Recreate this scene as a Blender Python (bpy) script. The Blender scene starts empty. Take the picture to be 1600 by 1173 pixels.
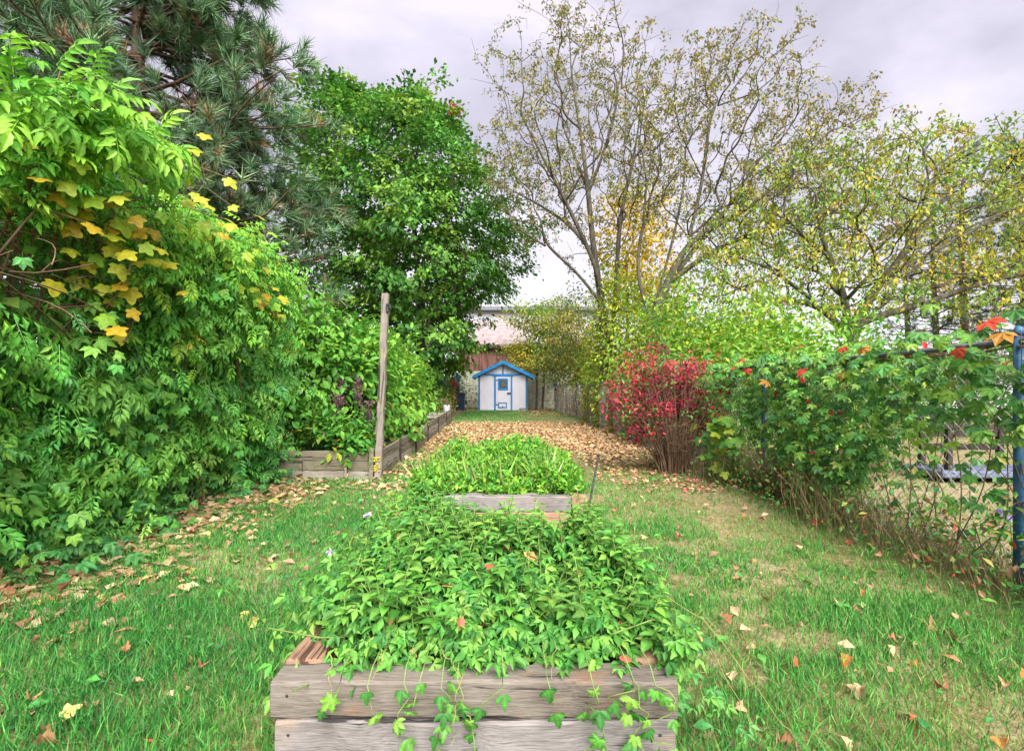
import bpy, math
import numpy as np
from mathutils import Matrix, Vector

scene = bpy.context.scene
# ------------------------------------------------------------------ camera, sky, sun, exposure
F, VX, VY = 760.0, 784.0, 616.0            # focal length and vanishing point in photo pixels (1600 x 1173)
CAM_H = 1.0
cam_data = bpy.data.cameras.new("camera")
cam = bpy.data.objects.new("camera", cam_data)
scene.collection.objects.link(cam)
cam.location = (0, 0, CAM_H)
cam.rotation_euler = (math.radians(90), 0, 0)
cam_data.sensor_fit = 'HORIZONTAL'
cam_data.sensor_width = 36.0
cam_data.lens = F / 1600 * 36.0
cam_data.shift_x = (800 - VX) / 1600
cam_data.shift_y = (VY - 586.5) / 1600
cam_data.clip_start = 0.05
cam_data.clip_end = 3000
scene.camera = cam

SUN_EL, SUN_AZ = math.radians(45), math.radians(168)   # azimuth from +Y clockwise: behind the camera, a little to one side
world = bpy.data.worlds.new("World")
scene.world = world
world.use_nodes = True
wn, wl = world.node_tree.nodes, world.node_tree.links
for n in list(wn): wn.remove(n)
w_out = wn.new('ShaderNodeOutputWorld'); w_bg = wn.new('ShaderNodeBackground')
sky = wn.new('ShaderNodeTexSky'); sky.sky_type = 'NISHITA'; sky.sun_disc = False
sky.sun_elevation = SUN_EL; sky.sun_rotation = SUN_AZ
w_tc = wn.new('ShaderNodeTexCoord'); w_map = wn.new('ShaderNodeMapping')
w_map.inputs['Scale'].default_value = (1.0, 1.0, 2.2)
w_n1 = wn.new('ShaderNodeTexNoise'); w_n1.inputs['Scale'].default_value = 2.1
w_n1.inputs['Detail'].default_value = 7; w_n1.inputs['Roughness'].default_value = 0.52
w_n1.inputs['Distortion'].default_value = 0.35
w_r = wn.new('ShaderNodeValToRGB')
w_r.color_ramp.elements[0].position = 0.36; w_r.color_ramp.elements[0].color = (3.0, 2.95, 3.6, 1)
w_r.color_ramp.elements[1].position = 0.62; w_r.color_ramp.elements[1].color = (6.0, 5.6, 6.6, 1)
w_m = wn.new('ShaderNodeMixRGB'); w_m.inputs['Fac'].default_value = 0.93      # closed cloud cover over the clear sky
wl.new(w_tc.outputs['Generated'], w_map.inputs['Vector']); wl.new(w_map.outputs['Vector'], w_n1.inputs['Vector'])
wl.new(w_n1.outputs['Fac'], w_r.inputs['Fac']); wl.new(sky.outputs['Color'], w_m.inputs['Color1'])
w_sep = wn.new('ShaderNodeSeparateXYZ'); wl.new(w_tc.outputs['Generated'], w_sep.inputs['Vector'])
w_hr = wn.new('ShaderNodeMapRange'); w_hr.inputs['From Min'].default_value = 0.0; w_hr.inputs['From Max'].default_value = 0.45
w_hr.inputs['To Min'].default_value = 1.0; w_hr.inputs['To Max'].default_value = 0.0
wl.new(w_sep.outputs['Z'], w_hr.inputs['Value'])
w_h = wn.new('ShaderNodeMixRGB'); w_h.inputs['Color2'].default_value = (7.2, 7.0, 7.4, 1)   # the cloud brightens to the horizon all round
wl.new(w_hr.outputs['Result'], w_h.inputs['Fac']); wl.new(w_r.outputs['Color'], w_h.inputs['Color1'])
wl.new(w_h.outputs['Color'], w_m.inputs['Color2'])
wl.new(w_m.outputs['Color'], w_bg.inputs['Color']); w_bg.inputs['Strength'].default_value = 0.077
wl.new(w_bg.outputs['Background'], w_out.inputs['Surface'])

sd = bpy.data.lights.new("sun", 'SUN'); sd.energy = 4.9; sd.angle = math.radians(50); sd.color = (1.0, 0.96, 0.9)
so = bpy.data.objects.new("sun", sd); scene.collection.objects.link(so)
dirv = Vector((math.sin(SUN_AZ) * math.cos(SUN_EL), math.cos(SUN_AZ) * math.cos(SUN_EL), math.sin(SUN_EL)))
so.rotation_euler = dirv.to_track_quat('Z', 'Y').to_euler()
so.location = (0, -10, 20)
vs = scene.view_settings
vs.view_transform = 'Standard'; vs.look = 'None'; vs.exposure = 1.2; vs.gamma = 1.0; vs.use_curve_mapping = False
scene.cycles.use_denoising = True
scene.cycles.max_bounces = 7; scene.cycles.diffuse_bounces = 4; scene.cycles.transmission_bounces = 4
scene.cycles.transparent_max_bounces = 4; scene.cycles.caustics_reflective = False; scene.cycles.caustics_refractive = False

# ------------------------------------------------------------------ helpers
rng = np.random.default_rng(7)
C = scene.collection
def P(px, py, D): return np.array([(px - VX) / F * D, D, CAM_H - (py - VY) / F * D])
def sstep(a, b, x):
    t = np.clip((np.asarray(x, float) - a) / (b - a), 0, 1); return t * t * (3 - 2 * t)
def gz(x, y):
    x = np.asarray(x, float); y = np.asarray(y, float)
    return 0.14 * sstep(13, 24, y) + 0.012 * np.sin(x * 1.3 + 0.7) * np.sin(y * 0.9) * sstep(1, 3, np.abs(y) + np.abs(x))
_hs = np.random.default_rng(3).random((64, 64))
def vnoise(x, y, s=1.0, o=0):
    x = np.asarray(x, float) * s + 17.3 + o * 5.1; y = np.asarray(y, float) * s + 9.7 + o * 3.3
    xi = np.floor(x).astype(int); yi = np.floor(y).astype(int); fx = x - xi; fy = y - yi
    fx = fx * fx * (3 - 2 * fx); fy = fy * fy * (3 - 2 * fy)
    g = lambda a, b: _hs[a % 64, b % 64]
    return (g(xi, yi) * (1 - fx) + g(xi + 1, yi) * fx) * (1 - fy) + (g(xi, yi + 1) * (1 - fx) + g(xi + 1, yi + 1) * fx) * fy
def fbm(x, y, s=1.0, o=0): return 0.55 * vnoise(x, y, s, o) + 0.3 * vnoise(x, y, s * 2.1, o + 1) + 0.15 * vnoise(x, y, s * 4.3, o + 2)

def norm(v): return v / np.maximum(np.linalg.norm(v, axis=-1, keepdims=True), 1e-9)
def rvec(n): return norm(rng.normal(size=(n, 3)))

def data_mesh(name, V, faces, mat, cols=None, smooth=False):
    """faces: list of index arrays (each M x k)"""
    me = bpy.data.meshes.new(name)
    V = np.ascontiguousarray(np.asarray(V, np.float32)[:, :3])
    me.vertices.add(len(V)); me.vertices.foreach_set("co", V.ravel())
    if not isinstance(faces, (list, tuple)): faces = [faces]
    faces = [np.asarray(f, np.int32) for f in faces if len(f)]
    nl = sum(f.size for f in faces); npoly = sum(len(f) for f in faces)
    me.loops.add(nl); me.polygons.add(npoly)
    me.loops.foreach_set("vertex_index", np.concatenate([f.ravel() for f in faces]))
    tot = np.concatenate([np.full(len(f), f.shape[1], np.int32) for f in faces])
    st = np.concatenate([[0], np.cumsum(tot)[:-1]]).astype(np.int32)
    me.polygons.foreach_set("loop_start", st); me.polygons.foreach_set("loop_total", tot)
    me.polygons.foreach_set("use_smooth", np.full(npoly, bool(smooth)))
    if cols is not None:
        a = me.color_attributes.new("Col", 'FLOAT_COLOR', 'POINT')
        c4 = np.ones((len(V), 4), np.float32); c4[:, :3] = cols
        a.data.foreach_set("color", c4.ravel())
    me.update(calc_edges=True); me.validate()
    if mat: me.materials.append(mat)
    return me
def link(name, me, parent=None, loc=(0, 0, 0)):
    o = bpy.data.objects.new(name, me); C.objects.link(o)
    if parent is not None:
        o.parent = parent
    o.location = loc
    return o
def wpos(o):
    p = Vector((0, 0, 0))
    while o is not None: p += o.location; o = o.parent
    return np.array(p)
def mobj(name, V, faces, mat, parent=None, cols=None, smooth=False):
    V = np.asarray(V, float)
    if parent is not None: V = V - wpos(parent)
    return link(name, data_mesh(name, V, faces, mat, cols, smooth), parent)
def tag(o, label=None, cat=None, group=None, kind=None):
    if label: o["label"] = label
    if cat: o["category"] = cat
    if group: o["group"] = group
    if kind: o["kind"] = kind
    return o
def thing(name, label, cat, loc, group=None):
    o = bpy.data.objects.new(name, None); C.objects.link(o); o.location = loc
    o.empty_display_size = 0.1
    return tag(o, label, cat, group)

class MB:
    """collects boxes / tubes / polygons into one mesh"""
    def __init__(s): s.V = []; s.T = []; s.Q = []; s.n = 0
    def add(s, V, T=None, Q=None):
        V = np.asarray(V, float)
        if T is not None and len(T): s.T.append(np.asarray(T) + s.n)
        if Q is not None and len(Q): s.Q.append(np.asarray(Q) + s.n)
        s.V.append(V); s.n += len(V)
    def box(s, x0, x1, y0, y1, z0, z1, bev=0.0):
        if bev <= 0:
            V = [(x, y, z) for z in (z0, z1) for y in (y0, y1) for x in (x0, x1)]
            s.add(V, None, [(0, 2, 3, 1), (4, 5, 7, 6), (0, 1, 5, 4), (2, 6, 7, 3), (0, 4, 6, 2), (1, 3, 7, 5)]); return
        # bevelled along all edges: chamfered box
        c = np.array([(x0 + x1) / 2, (y0 + y1) / 2, (z0 + z1) / 2]); h = np.array([(x1 - x0) / 2, (y1 - y0) / 2, (z1 - z0) / 2]); b = min(bev, h.min() * 0.9)
        V = []; idx = {}
        for sx in (-1, 1):
            for sy in (-1, 1):
                for sz in (-1, 1):
                    for a in range(3):
                        d = np.array([sx, sy, sz]) * (h - b); d[a] = (sx, sy, sz)[a] * h[a]
                        idx[(sx, sy, sz, a)] = len(V); V.append(c + d)
        Q = []; T = []
        for a in range(3):
            u, v = (a + 1) % 3, (a + 2) % 3
            for sg in (-1, 1):
                ring = []
                for su, sv in ((-1, -1), (1, -1), (1, 1), (-1, 1)):
                    k = [0, 0, 0]; k[a] = sg; k[u] = su; k[v] = sv; ring.append(idx[(*k, a)])
                Q.append(ring if sg > 0 else ring[::-1])
            for su in (-1, 1):
                for sv in (-1, 1):
                    k0 = [0, 0, 0]; k1 = [0, 0, 0]; k0[u] = k1[u] = su; k0[v] = k1[v] = sv; k0[a] = -1; k1[a] = 1
                    q = [idx[(*k0, u)], idx[(*k1, u)], idx[(*k1, v)], idx[(*k0, v)]]
                    Q.append(q if su * sv < 0 else q[::-1])
        for sx in (-1, 1):
            for sy in (-1, 1):
                for sz in (-1, 1):
                    t = [idx[(sx, sy, sz, a)] for a in range(3)]; T.append(t if sx * sy * sz > 0 else t[::-1])
        s.add(V, T, Q)
    def tube(s, pts, rad, sides=6, cap=True):
        V, Q = tube(pts, rad, sides); s.add(V, None, Q)
        if cap:
            n = len(pts); b = s.n - len(V)
            s.T.append(np.array([(b, b + i + 1, b + i) for i in range(1, sides - 1)]))
            e = b + (n - 1) * sides
            s.T.append(np.array([(e, e + i, e + i + 1) for i in range(1, sides - 1)]))
    def build(s, name, mat, parent=None, cols=None, smooth=False):
        f = []
        if s.T: f.append(np.concatenate(s.T))
        if s.Q: f.append(np.concatenate(s.Q))
        return mobj(name, np.concatenate(s.V), f, mat, parent, cols, smooth)

def tube(pts, rad, sides=5):
    pts = np.asarray(pts, float); n = len(pts); rad = np.broadcast_to(np.asarray(rad, float), (n,))
    t = np.gradient(pts, axis=0); t = norm(t)
    ref = np.array([0.31, 0.87, 0.23]); ref = ref / np.linalg.norm(ref)
    if abs(t.mean(0) @ ref) > 0.85 * np.linalg.norm(t.mean(0)): ref = np.array([0.9, -0.2, 0.15])
    u = norm(np.cross(t, ref)); v = np.cross(t, u)
    a = np.arange(sides) / sides * 2 * math.pi
    V = pts[:, None, :] + rad[:, None, None] * (np.cos(a)[None, :, None] * u[:, None, :] + np.sin(a)[None, :, None] * v[:, None, :])
    i = np.arange(n - 1)[:, None] * sides; j = np.arange(sides)[None, :]; j2 = (j + 1) % sides
    Q = np.stack([i + j, i + j2, i + sides + j2, i + sides + j], -1).reshape(-1, 4)
    return V.reshape(-1, 3), Q

# ------------------------------------------------------------------ materials
def newmat(name):
    m = bpy.data.materials.new(name); m.use_nodes = True
    nt = m.node_tree
    for n in list(nt.nodes): nt.nodes.remove(n)
    out = nt.nodes.new('ShaderNodeOutputMaterial'); bs = nt.nodes.new('ShaderNodeBsdfPrincipled')
    nt.links.new(bs.outputs[0], out.inputs['Surface'])
    return m, nt.nodes, nt.links, bs, out
def ramp(nodes, stops):
    r = nodes.new('ShaderNodeValToRGB'); e = r.color_ramp.elements
    while len(e) < len(stops): e.new(0.5)
    for i, (p, c) in enumerate(stops): e[i].position = p; e[i].color = (*c, 1)
    return r
def leafmat(name, trans=0.35, rough=0.5, spec=0.35):
    m, N, L, bs, out = newmat(name)
    at = N.new('ShaderNodeAttribute'); at.attribute_name = "Col"
    oi = N.new('ShaderNodeObjectInfo')
    tc = N.new('ShaderNodeNewGeometry'); nz = N.new('ShaderNodeTexNoise'); nz.inputs['Scale'].default_value = 45; nz.inputs['Detail'].default_value = 3
    L.new(tc.outputs['Position'], nz.inputs['Vector'])
    mr = N.new('ShaderNodeMapRange'); mr.inputs['From Min'].default_value = 0.3; mr.inputs['From Max'].default_value = 0.7
    mr.inputs['To Min'].default_value = 0.78; mr.inputs['To Max'].default_value = 1.22
    L.new(nz.outputs['Fac'], mr.inputs['Value'])
    mu = N.new('ShaderNodeVectorMath'); mu.operation = 'SCALE'
    L.new(at.outputs['Color'], mu.inputs[0]); L.new(mr.outputs['Result'], mu.inputs['Scale'])
    L.new(mu.outputs[0], bs.inputs['Base Color'])
    bs.inputs['Roughness'].default_value = rough; bs.inputs['Specular IOR Level'].default_value = spec
    bp = N.new('ShaderNodeBump'); bp.inputs['Strength'].default_value = 0.25; bp.inputs['Distance'].default_value = 0.004
    L.new(nz.outputs['Fac'], bp.inputs['Height']); L.new(bp.outputs[0], bs.inputs['Normal'])
    tr = N.new('ShaderNodeBsdfTranslucent'); mx = N.new('ShaderNodeMixShader'); mx.inputs['Fac'].default_value = trans
    L.new(mu.outputs[0], tr.inputs['Color']); L.new(bs.outputs[0], mx.inputs[1]); L.new(tr.outputs[0], mx.inputs[2])
    L.new(mx.outputs[0], out.inputs['Surface'])
    return m
def noisemat(name, stops, scale=6, detail=6, rough=0.8, bump=0.3, dist=0.01, vec=(1, 1, 1), spec=0.3, obj=True):
    m, N, L, bs, out = newmat(name)
    tc = N.new('ShaderNodeTexCoord'); mp = N.new('ShaderNodeMapping'); mp.inputs['Scale'].default_value = vec
    L.new(tc.outputs['Object'], mp.inputs['Vector'])
    nz = N.new('ShaderNodeTexNoise'); nz.inputs['Scale'].default_value = scale; nz.inputs['Detail'].default_value = detail; nz.inputs['Roughness'].default_value = 0.62
    if obj:
        oi = N.new('ShaderNodeObjectInfo'); ad = N.new('ShaderNodeVectorMath'); ad.operation = 'ADD'
        sc = N.new('ShaderNodeMath'); sc.operation = 'MULTIPLY'; sc.inputs[1].default_value = 37.0
        L.new(oi.outputs['Random'], sc.inputs[0]); L.new(mp.outputs[0], ad.inputs[0]); L.new(sc.outputs[0], ad.inputs[1])
        L.new(ad.outputs[0], nz.inputs['Vector'])
    else: L.new(mp.outputs[0], nz.inputs['Vector'])
    r = ramp(N, stops); L.new(nz.outputs['Fac'], r.inputs['Fac']); L.new(r.outputs[0], bs.inputs['Base Color'])
    bs.inputs['Roughness'].default_value = rough; bs.inputs['Specular IOR Level'].default_value = spec
    bp = N.new('ShaderNodeBump'); bp.inputs['Strength'].default_value = bump; bp.inputs['Distance'].default_value = dist
    L.new(nz.outputs['Fac'], bp.inputs['Height']); L.new(bp.outputs[0], bs.inputs['Normal'])
    return m
def woodmat(name, pale, mid, dark, stain=None, scale=1.0):
    """weathered wood: grain runs along the object's X axis"""
    m, N, L, bs, out = newmat(name)
    tc = N.new('ShaderNodeTexCoord'); oi = N.new('ShaderNodeObjectInfo')
    sc = N.new('ShaderNodeMath'); sc.operation = 'MULTIPLY'; sc.inputs[1].default_value = 53.0; L.new(oi.outputs['Random'], sc.inputs[0])
    ad = N.new('ShaderNodeVectorMath'); ad.operation = 'ADD'; L.new(tc.outputs['Object'], ad.inputs[0]); L.new(sc.outputs[0], ad.inputs[1])
    def nz(vec, s, d, dist=0.0):
        mp = N.new('ShaderNodeMapping'); mp.inputs['Scale'].default_value = vec; L.new(ad.outputs[0], mp.inputs['Vector'])
        t = N.new('ShaderNodeTexNoise'); t.inputs['Scale'].default_value = s * scale; t.inputs['Detail'].default_value = d; t.inputs['Roughness'].default_value = 0.6
        t.inputs['Distortion'].default_value = dist; L.new(mp.outputs[0], t.inputs['Vector']); return t
    g = nz((0.055, 1, 1), 240, 8, 0.5); big = nz((0.4, 1, 1), 6, 5, 0.6); crack = nz((0.035, 1, 1), 34, 5, 0.35); st = nz((0.6, 1, 1), 9, 5)
    r = ramp(N, [(0.3, dark), (0.47, mid), (0.68, pale)])
    a1 = N.new('ShaderNodeMixRGB'); a1.blend_type = 'MIX'; a1.inputs['Fac'].default_value = 0.42
    L.new(g.outputs['Fac'], a1.inputs['Color1']); L.new(big.outputs['Fac'], a1.inputs['Color2']); L.new(a1.outputs[0], r.inputs['Fac'])
    col = r.outputs[0]
    if stain:
        sr = N.new('ShaderNodeMapRange'); sr.inputs['From Min'].default_value = 0.56; sr.inputs['From Max'].default_value = 0.78; L.new(st.outputs['Fac'], sr.inputs['Value'])
        mx = N.new('ShaderNodeMixRGB'); mx.inputs['Color2'].default_value = (*stain, 1); L.new(sr.outputs[0], mx.inputs['Fac']); L.new(col, mx.inputs['Color1']); col = mx.outputs[0]
    cr = N.new('ShaderNodeMapRange'); cr.inputs['From Min'].default_value = 0.38; cr.inputs['From Max'].default_value = 0.41; cr.inputs['To Min'].default_value = 0.25; cr.inputs['To Max'].default_value = 1.0
    L.new(crack.outputs['Fac'], cr.inputs['Value'])
    mu = N.new('ShaderNodeVectorMath'); mu.operation = 'SCALE'; L.new(col, mu.inputs[0]); L.new(cr.outputs[0], mu.inputs['Scale'])
    L.new(mu.outputs[0], bs.inputs['Base Color']); bs.inputs['Roughness'].default_value = 0.85; bs.inputs['Specular IOR Level'].default_value = 0.15
    hm = N.new('ShaderNodeMath'); hm.operation = 'MULTIPLY'; L.new(cr.outputs[0], hm.inputs[0]); L.new(g.outputs['Fac'], hm.inputs[1])
    bp = N.new('ShaderNodeBump'); bp.inputs['Strength'].default_value = 0.6; bp.inputs['Distance'].default_value = 0.004
    L.new(hm.outputs[0], bp.inputs['Height']); L.new(bp.outputs[0], bs.inputs['Normal'])
    return m

M = {}
M['leaf'] = leafmat("leaf", 0.34)
M['gloss_leaf'] = leafmat("gloss_leaf", 0.3, 0.45, 0.35)
M['grass'] = leafmat("grass", 0.3, 0.55, 0.3)
M['dry_leaf'] = leafmat("dry_leaf", 0.12, 0.75, 0.15)
M['needle'] = leafmat("needle", 0.1, 0.6, 0.2)
M['bark'] = noisemat("bark", [(0.3, (0.035, 0.03, 0.026)), (0.5, (0.085, 0.072, 0.062)), (0.7, (0.16, 0.14, 0.12))], 14, 6, 0.9, 0.8, 0.02, (1, 1, 0.25), 0.1)
M['bark_green'] = noisemat("bark_green", [(0.3, (0.04, 0.036, 0.03)), (0.5, (0.095, 0.085, 0.065)), (0.7, (0.17, 0.155, 0.115))], 12, 6, 0.9, 0.8, 0.02, (1, 1, 0.25), 0.1)
M['bark_pine'] = noisemat("bark_pine", [(0.3, (0.04, 0.028, 0.022)), (0.55, (0.12, 0.08, 0.06)), (0.75, (0.2, 0.14, 0.11))], 14, 6, 0.9, 0.9, 0.03, (1, 1, 0.3), 0.1)
M['stem'] = noisemat("stem", [(0.3, (0.08, 0.05, 0.035)), (0.6, (0.2, 0.13, 0.08)), (0.8, (0.3, 0.22, 0.14))], 25, 4, 0.85, 0.3, 0.004, (1, 1, 0.3), 0.15)
M['stem_pale'] = noisemat("stem_pale", [(0.3, (0.14, 0.1, 0.07)), (0.6, (0.33, 0.26, 0.17)), (0.8, (0.45, 0.37, 0.26))], 25, 4, 0.85, 0.3, 0.004, (1, 1, 0.3), 0.15)
M['stem_green'] = noisemat("stem_green", [(0.3, (0.1, 0.18, 0.04)), (0.7, (0.25, 0.34, 0.09))], 25, 4, 0.7, 0.2, 0.003)
M['timber'] = woodmat("timber", (0.25, 0.22, 0.19), (0.15, 0.128, 0.108), (0.05, 0.04, 0.033), (0.26, 0.14, 0.08))
M['timber_grey'] = woodmat("timber_grey", (0.31, 0.29, 0.285), (0.2, 0.18, 0.175), (0.07, 0.06, 0.056), (0.33, 0.24, 0.17))
M['timber_brown'] = woodmat("timber_brown", (0.42, 0.27, 0.18), (0.3, 0.18, 0.12), (0.13, 0.08, 0.05), (0.4, 0.2, 0.1))
M['board'] = woodmat("board", (0.26, 0.235, 0.17), (0.165, 0.145, 0.105), (0.065, 0.057, 0.04), (0.2, 0.2, 0.11))
M['board_pale'] = woodmat("board_pale", (0.38, 0.355, 0.29), (0.26, 0.235, 0.19), (0.11, 0.095, 0.075), (0.3, 0.3, 0.2))
M['post'] = woodmat("post", (0.33, 0.29, 0.25), (0.22, 0.19, 0.165), (0.09, 0.078, 0.068), (0.3, 0.28, 0.13))
M['soil'] = noisemat("soil", [(0.3, (0.02, 0.014, 0.009)), (0.6, (0.06, 0.042, 0.028)), (0.8, (0.12, 0.085, 0.055))], 40, 6, 0.95, 0.9, 0.02)
M['wire'] = noisemat("wire", [(0.35, (0.45, 0.44, 0.43)), (0.6, (0.75, 0.75, 0.75))], 60, 3, 0.5, 0.0, 0.001, spec=0.6)
M['wire'].node_tree.nodes['Principled BSDF'].inputs['Metallic'].default_value = 0.3
M['blue_paint'] = noisemat("blue_paint", [(0.3, (0.025, 0.05, 0.085)), (0.46, (0.03, 0.11, 0.22)), (0.6, (0.04, 0.15, 0.29)), (0.75, (0.16, 0.2, 0.24))], 22, 6, 0.55, 0.2, 0.003, spec=0.4)
M['grey_rail'] = noisemat("grey_rail", [(0.3, (0.06, 0.07, 0.09)), (0.7, (0.22, 0.24, 0.28))], 22, 5, 0.6, 0.2, 0.003)
M['iron'] = noisemat("iron", [(0.3, (0.012, 0.012, 0.014)), (0.7, (0.05, 0.05, 0.055))], 30, 4, 0.6, 0.2, 0.003)
M['trim_blue'] = noisemat("trim_blue", [(0.3, (0.015, 0.16, 0.42)), (0.5, (0.02, 0.24, 0.6)), (0.7, (0.04, 0.3, 0.68))], 7, 6, 0.55, 0.15, 0.004, spec=0.3)
M['trim_teal'] = noisemat("trim_teal", [(0.3, (0.02, 0.13, 0.26)), (0.7, (0.04, 0.23, 0.42))], 7, 6, 0.6, 0.15, 0.004)
M['white_paint'] = noisemat("white_paint", [(0.2, (0.42, 0.42, 0.47)), (0.3, (0.62, 0.62, 0.71)), (0.7, (0.7, 0.7, 0.8))], 5, 8, 0.6, 0.12, 0.004, (1, 1, 0.35))
M['glass'] = noisemat("glass", [(0.3, (0.02, 0.05, 0.07)), (0.7, (0.06, 0.12, 0.15))], 3, 3, 0.12, 0.0, 0.001, spec=0.6)
M['concrete'] = noisemat("concrete", [(0.3, (0.2, 0.21, 0.15)), (0.5, (0.38, 0.38, 0.29)), (0.7, (0.5, 0.5, 0.4))], 5, 8, 0.9, 0.5, 0.02)
M['rust'] = noisemat("rust", [(0.3, (0.08, 0.035, 0.03)), (0.5, (0.17, 0.075, 0.06)), (0.72, (0.27, 0.16, 0.13))], 4, 7, 0.8, 0.3, 0.01, (1, 1, 0.2))
M['maroon'] = noisemat("maroon", [(0.3, (0.07, 0.03, 0.03)), (0.7, (0.2, 0.1, 0.09))], 6, 5, 0.7, 0.2, 0.01)
M['shingle'] = noisemat("shingle", [(0.3, (0.15, 0.1, 0.1)), (0.5, (0.26, 0.2, 0.2)), (0.7, (0.42, 0.39, 0.4))], 3.5, 8, 0.9, 0.5, 0.02, (1, 2, 2))
M['pale_wall'] = noisemat("pale_wall", [(0.3, (0.33, 0.33, 0.37)), (0.7, (0.43, 0.43, 0.48))], 2, 5, 0.8, 0.1, 0.01)
M['grey_roof'] = noisemat("grey_roof", [(0.3, (0.25, 0.23, 0.25)), (0.7, (0.42, 0.39, 0.42))], 3, 6, 0.85, 0.2, 0.01)
M['navy'] = noisemat("navy", [(0.3, (0.008, 0.02, 0.05)), (0.7, (0.016, 0.045, 0.1))], 6, 4, 0.45, 0.05, 0.004, spec=0.5)
M['teal_cloth'] = noisemat("teal_cloth", [(0.3, (0.006, 0.03, 0.045)), (0.7, (0.015, 0.06, 0.08))], 8, 5, 0.8, 0.3, 0.02)
M['stone'] = noisemat("stone", [(0.3, (0.25, 0.23, 0.2)), (0.7, (0.5, 0.47, 0.43))], 9, 6, 0.9, 0.5, 0.01)
M['flower'] = leafmat("flower", 0.3, 0.6, 0.2)
M['slate_paint'] = noisemat("slate_paint", [(0.3, (0.07, 0.085, 0.14)), (0.7, (0.16, 0.18, 0.27))], 9, 5, 0.6, 0.1, 0.004)
M['dark_wood'] = noisemat("dark_wood", [(0.3, (0.015, 0.012, 0.012)), (0.7, (0.06, 0.045, 0.04))], 9, 5, 0.7, 0.2, 0.004)
# ------------------------------------------------------------------ leaf shapes: leaf lies along +Y, face up +Z, unit length
def leaf_tpl(k=1, width=0.3, fold=0.25, droop=0.15, serr=0.0, peak=0.42):
    t = np.linspace(0, 1, k + 2)
    mid = np.stack([0 * t, t, -droop * t ** 2], 1)
    ti = t[1:-1]
    w = width * np.where(ti < peak, np.sin(ti / peak * math.pi / 2) ** 0.7, np.cos((ti - peak) / (1 - peak) * math.pi / 2) ** 0.9)
    if serr and k > 1: w = w * (1 + serr * np.where(np.arange(k) % 2 == 0, 1, -1))
    Lf = np.stack([-w, ti + 0.04, -droop * ti ** 2 + fold * w], 1); Rt = Lf * np.array([-1, 1, 1])
    V = np.concatenate([mid, Lf, Rt]); n = k + 2; T = []
    V = np.column_stack([V, np.concatenate([np.full(n, 1.22), np.full(2 * k, .9)])])   # pale midrib, deeper margin
    for side, base in ((0, n), (1, n + k)):
        tr = [(0, 1, base)]
        for i in range(k - 1): tr += [(i + 1, i + 2, base + i), (i + 2, base + i + 1, base + i)]
        tr += [(k, k + 1, base + k - 1)]
        if side == 0: tr = [(a, b, c) for a, b, c in tr]
        else: tr = [(a, c, b) for a, b, c in tr]
        T += tr
    return V, np.array(T)
def lobed_tpl(droop=0.25, pts=None):
    pts = pts or [(180, .3), (212, .58), (238, .66), (256, .5), (274, .7), (292, .86), (310, .66), (324, .6), (344, .88), (0, 1.04), (16, .86), (36, .6), (50, .68), (68, .86), (86, .68), (104, .5), (122, .66), (148, .56)]
    V = [(0, .3, 0.03)]
    for a, r in pts:
        r *= .68; x = r * math.sin(math.radians(a)); y = .3 + r * math.cos(math.radians(a))
        V.append((x, y, -droop * (x * x * 1.4 + (y - .3) ** 2)))
    n = len(pts); return np.array(V), np.array([(0, 1 + (i + 1) % n, 1 + i) for i in range(n)])
def combine(items):
    """items: (tpl, loc, yaw, pitch, scale)"""
    Vs, Ts, n = [], [], 0
    for (V, T), loc, yaw, pitch, s in items:
        cp, sp = math.cos(pitch), math.sin(pitch); cy, sy = math.cos(yaw), math.sin(yaw)
        mu = V[:, 3] if V.shape[1] > 3 else np.ones(len(V)); v = V[:, :3] * s; v = np.stack([v[:, 0], v[:, 1] * cp - v[:, 2] * sp, v[:, 1] * sp + v[:, 2] * cp], 1)
        v = np.stack([v[:, 0] * cy - v[:, 1] * sy, v[:, 0] * sy + v[:, 1] * cy, v[:, 2]], 1) + np.array(loc)
        Vs.append(np.column_stack([v, mu])); Ts.append(T + n); n += len(v)
    return np.concatenate(Vs), np.concatenate(Ts)
def strip_tpl(w=0.012): return np.array([(-w, 0, 0), (w, 0, 0), (w * .5, 1, 0), (-w * .5, 1, 0), (0, 0, w * 1.5), (0, 1, w)]), np.array([(0, 1, 2), (0, 2, 3)])
LEAF1 = leaf_tpl(1, .27, .3, .2)
LEAF1W = leaf_tpl(1, .36, .25, .25)
LEAF2 = leaf_tpl(2, .27, .3, .25)
LEAF5 = leaf_tpl(5, .27, .3, .3, .16)
LEAF7 = leaf_tpl(7, .33, .28, .32, .14, .36)
LEAF3N = leaf_tpl(3, .15, .3, .35)
LOBED = lobed_tpl()
def pinnate(pairs, tpl, rach=1.0, ll=0.34, curve=0.35, jit=0.12, seed=0):
    r = np.random.default_rng(seed); it = [(strip_tpl(.009), (0, 0, 0), 0, -curve * .35, rach)]
    for i in range(pairs):
        y = (.24 + .62 * i / max(pairs - 1, 1)) * rach; z = -curve * y * y * .5
        for s in (-1, 1):
            it.append((tpl, (s * .015, y + r.normal() * .015, z), -s * (1.05 - .25 * i / pairs) + r.normal() * jit, -.25 + r.normal() * jit, ll * (1.0 - .12 * abs(i - pairs / 2)) * r.uniform(.85, 1.1)))
    it.append((tpl, (0, .92 * rach, -curve * .42), r.normal() * jit, -.45, ll * 1.1))
    return combine(it)
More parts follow.
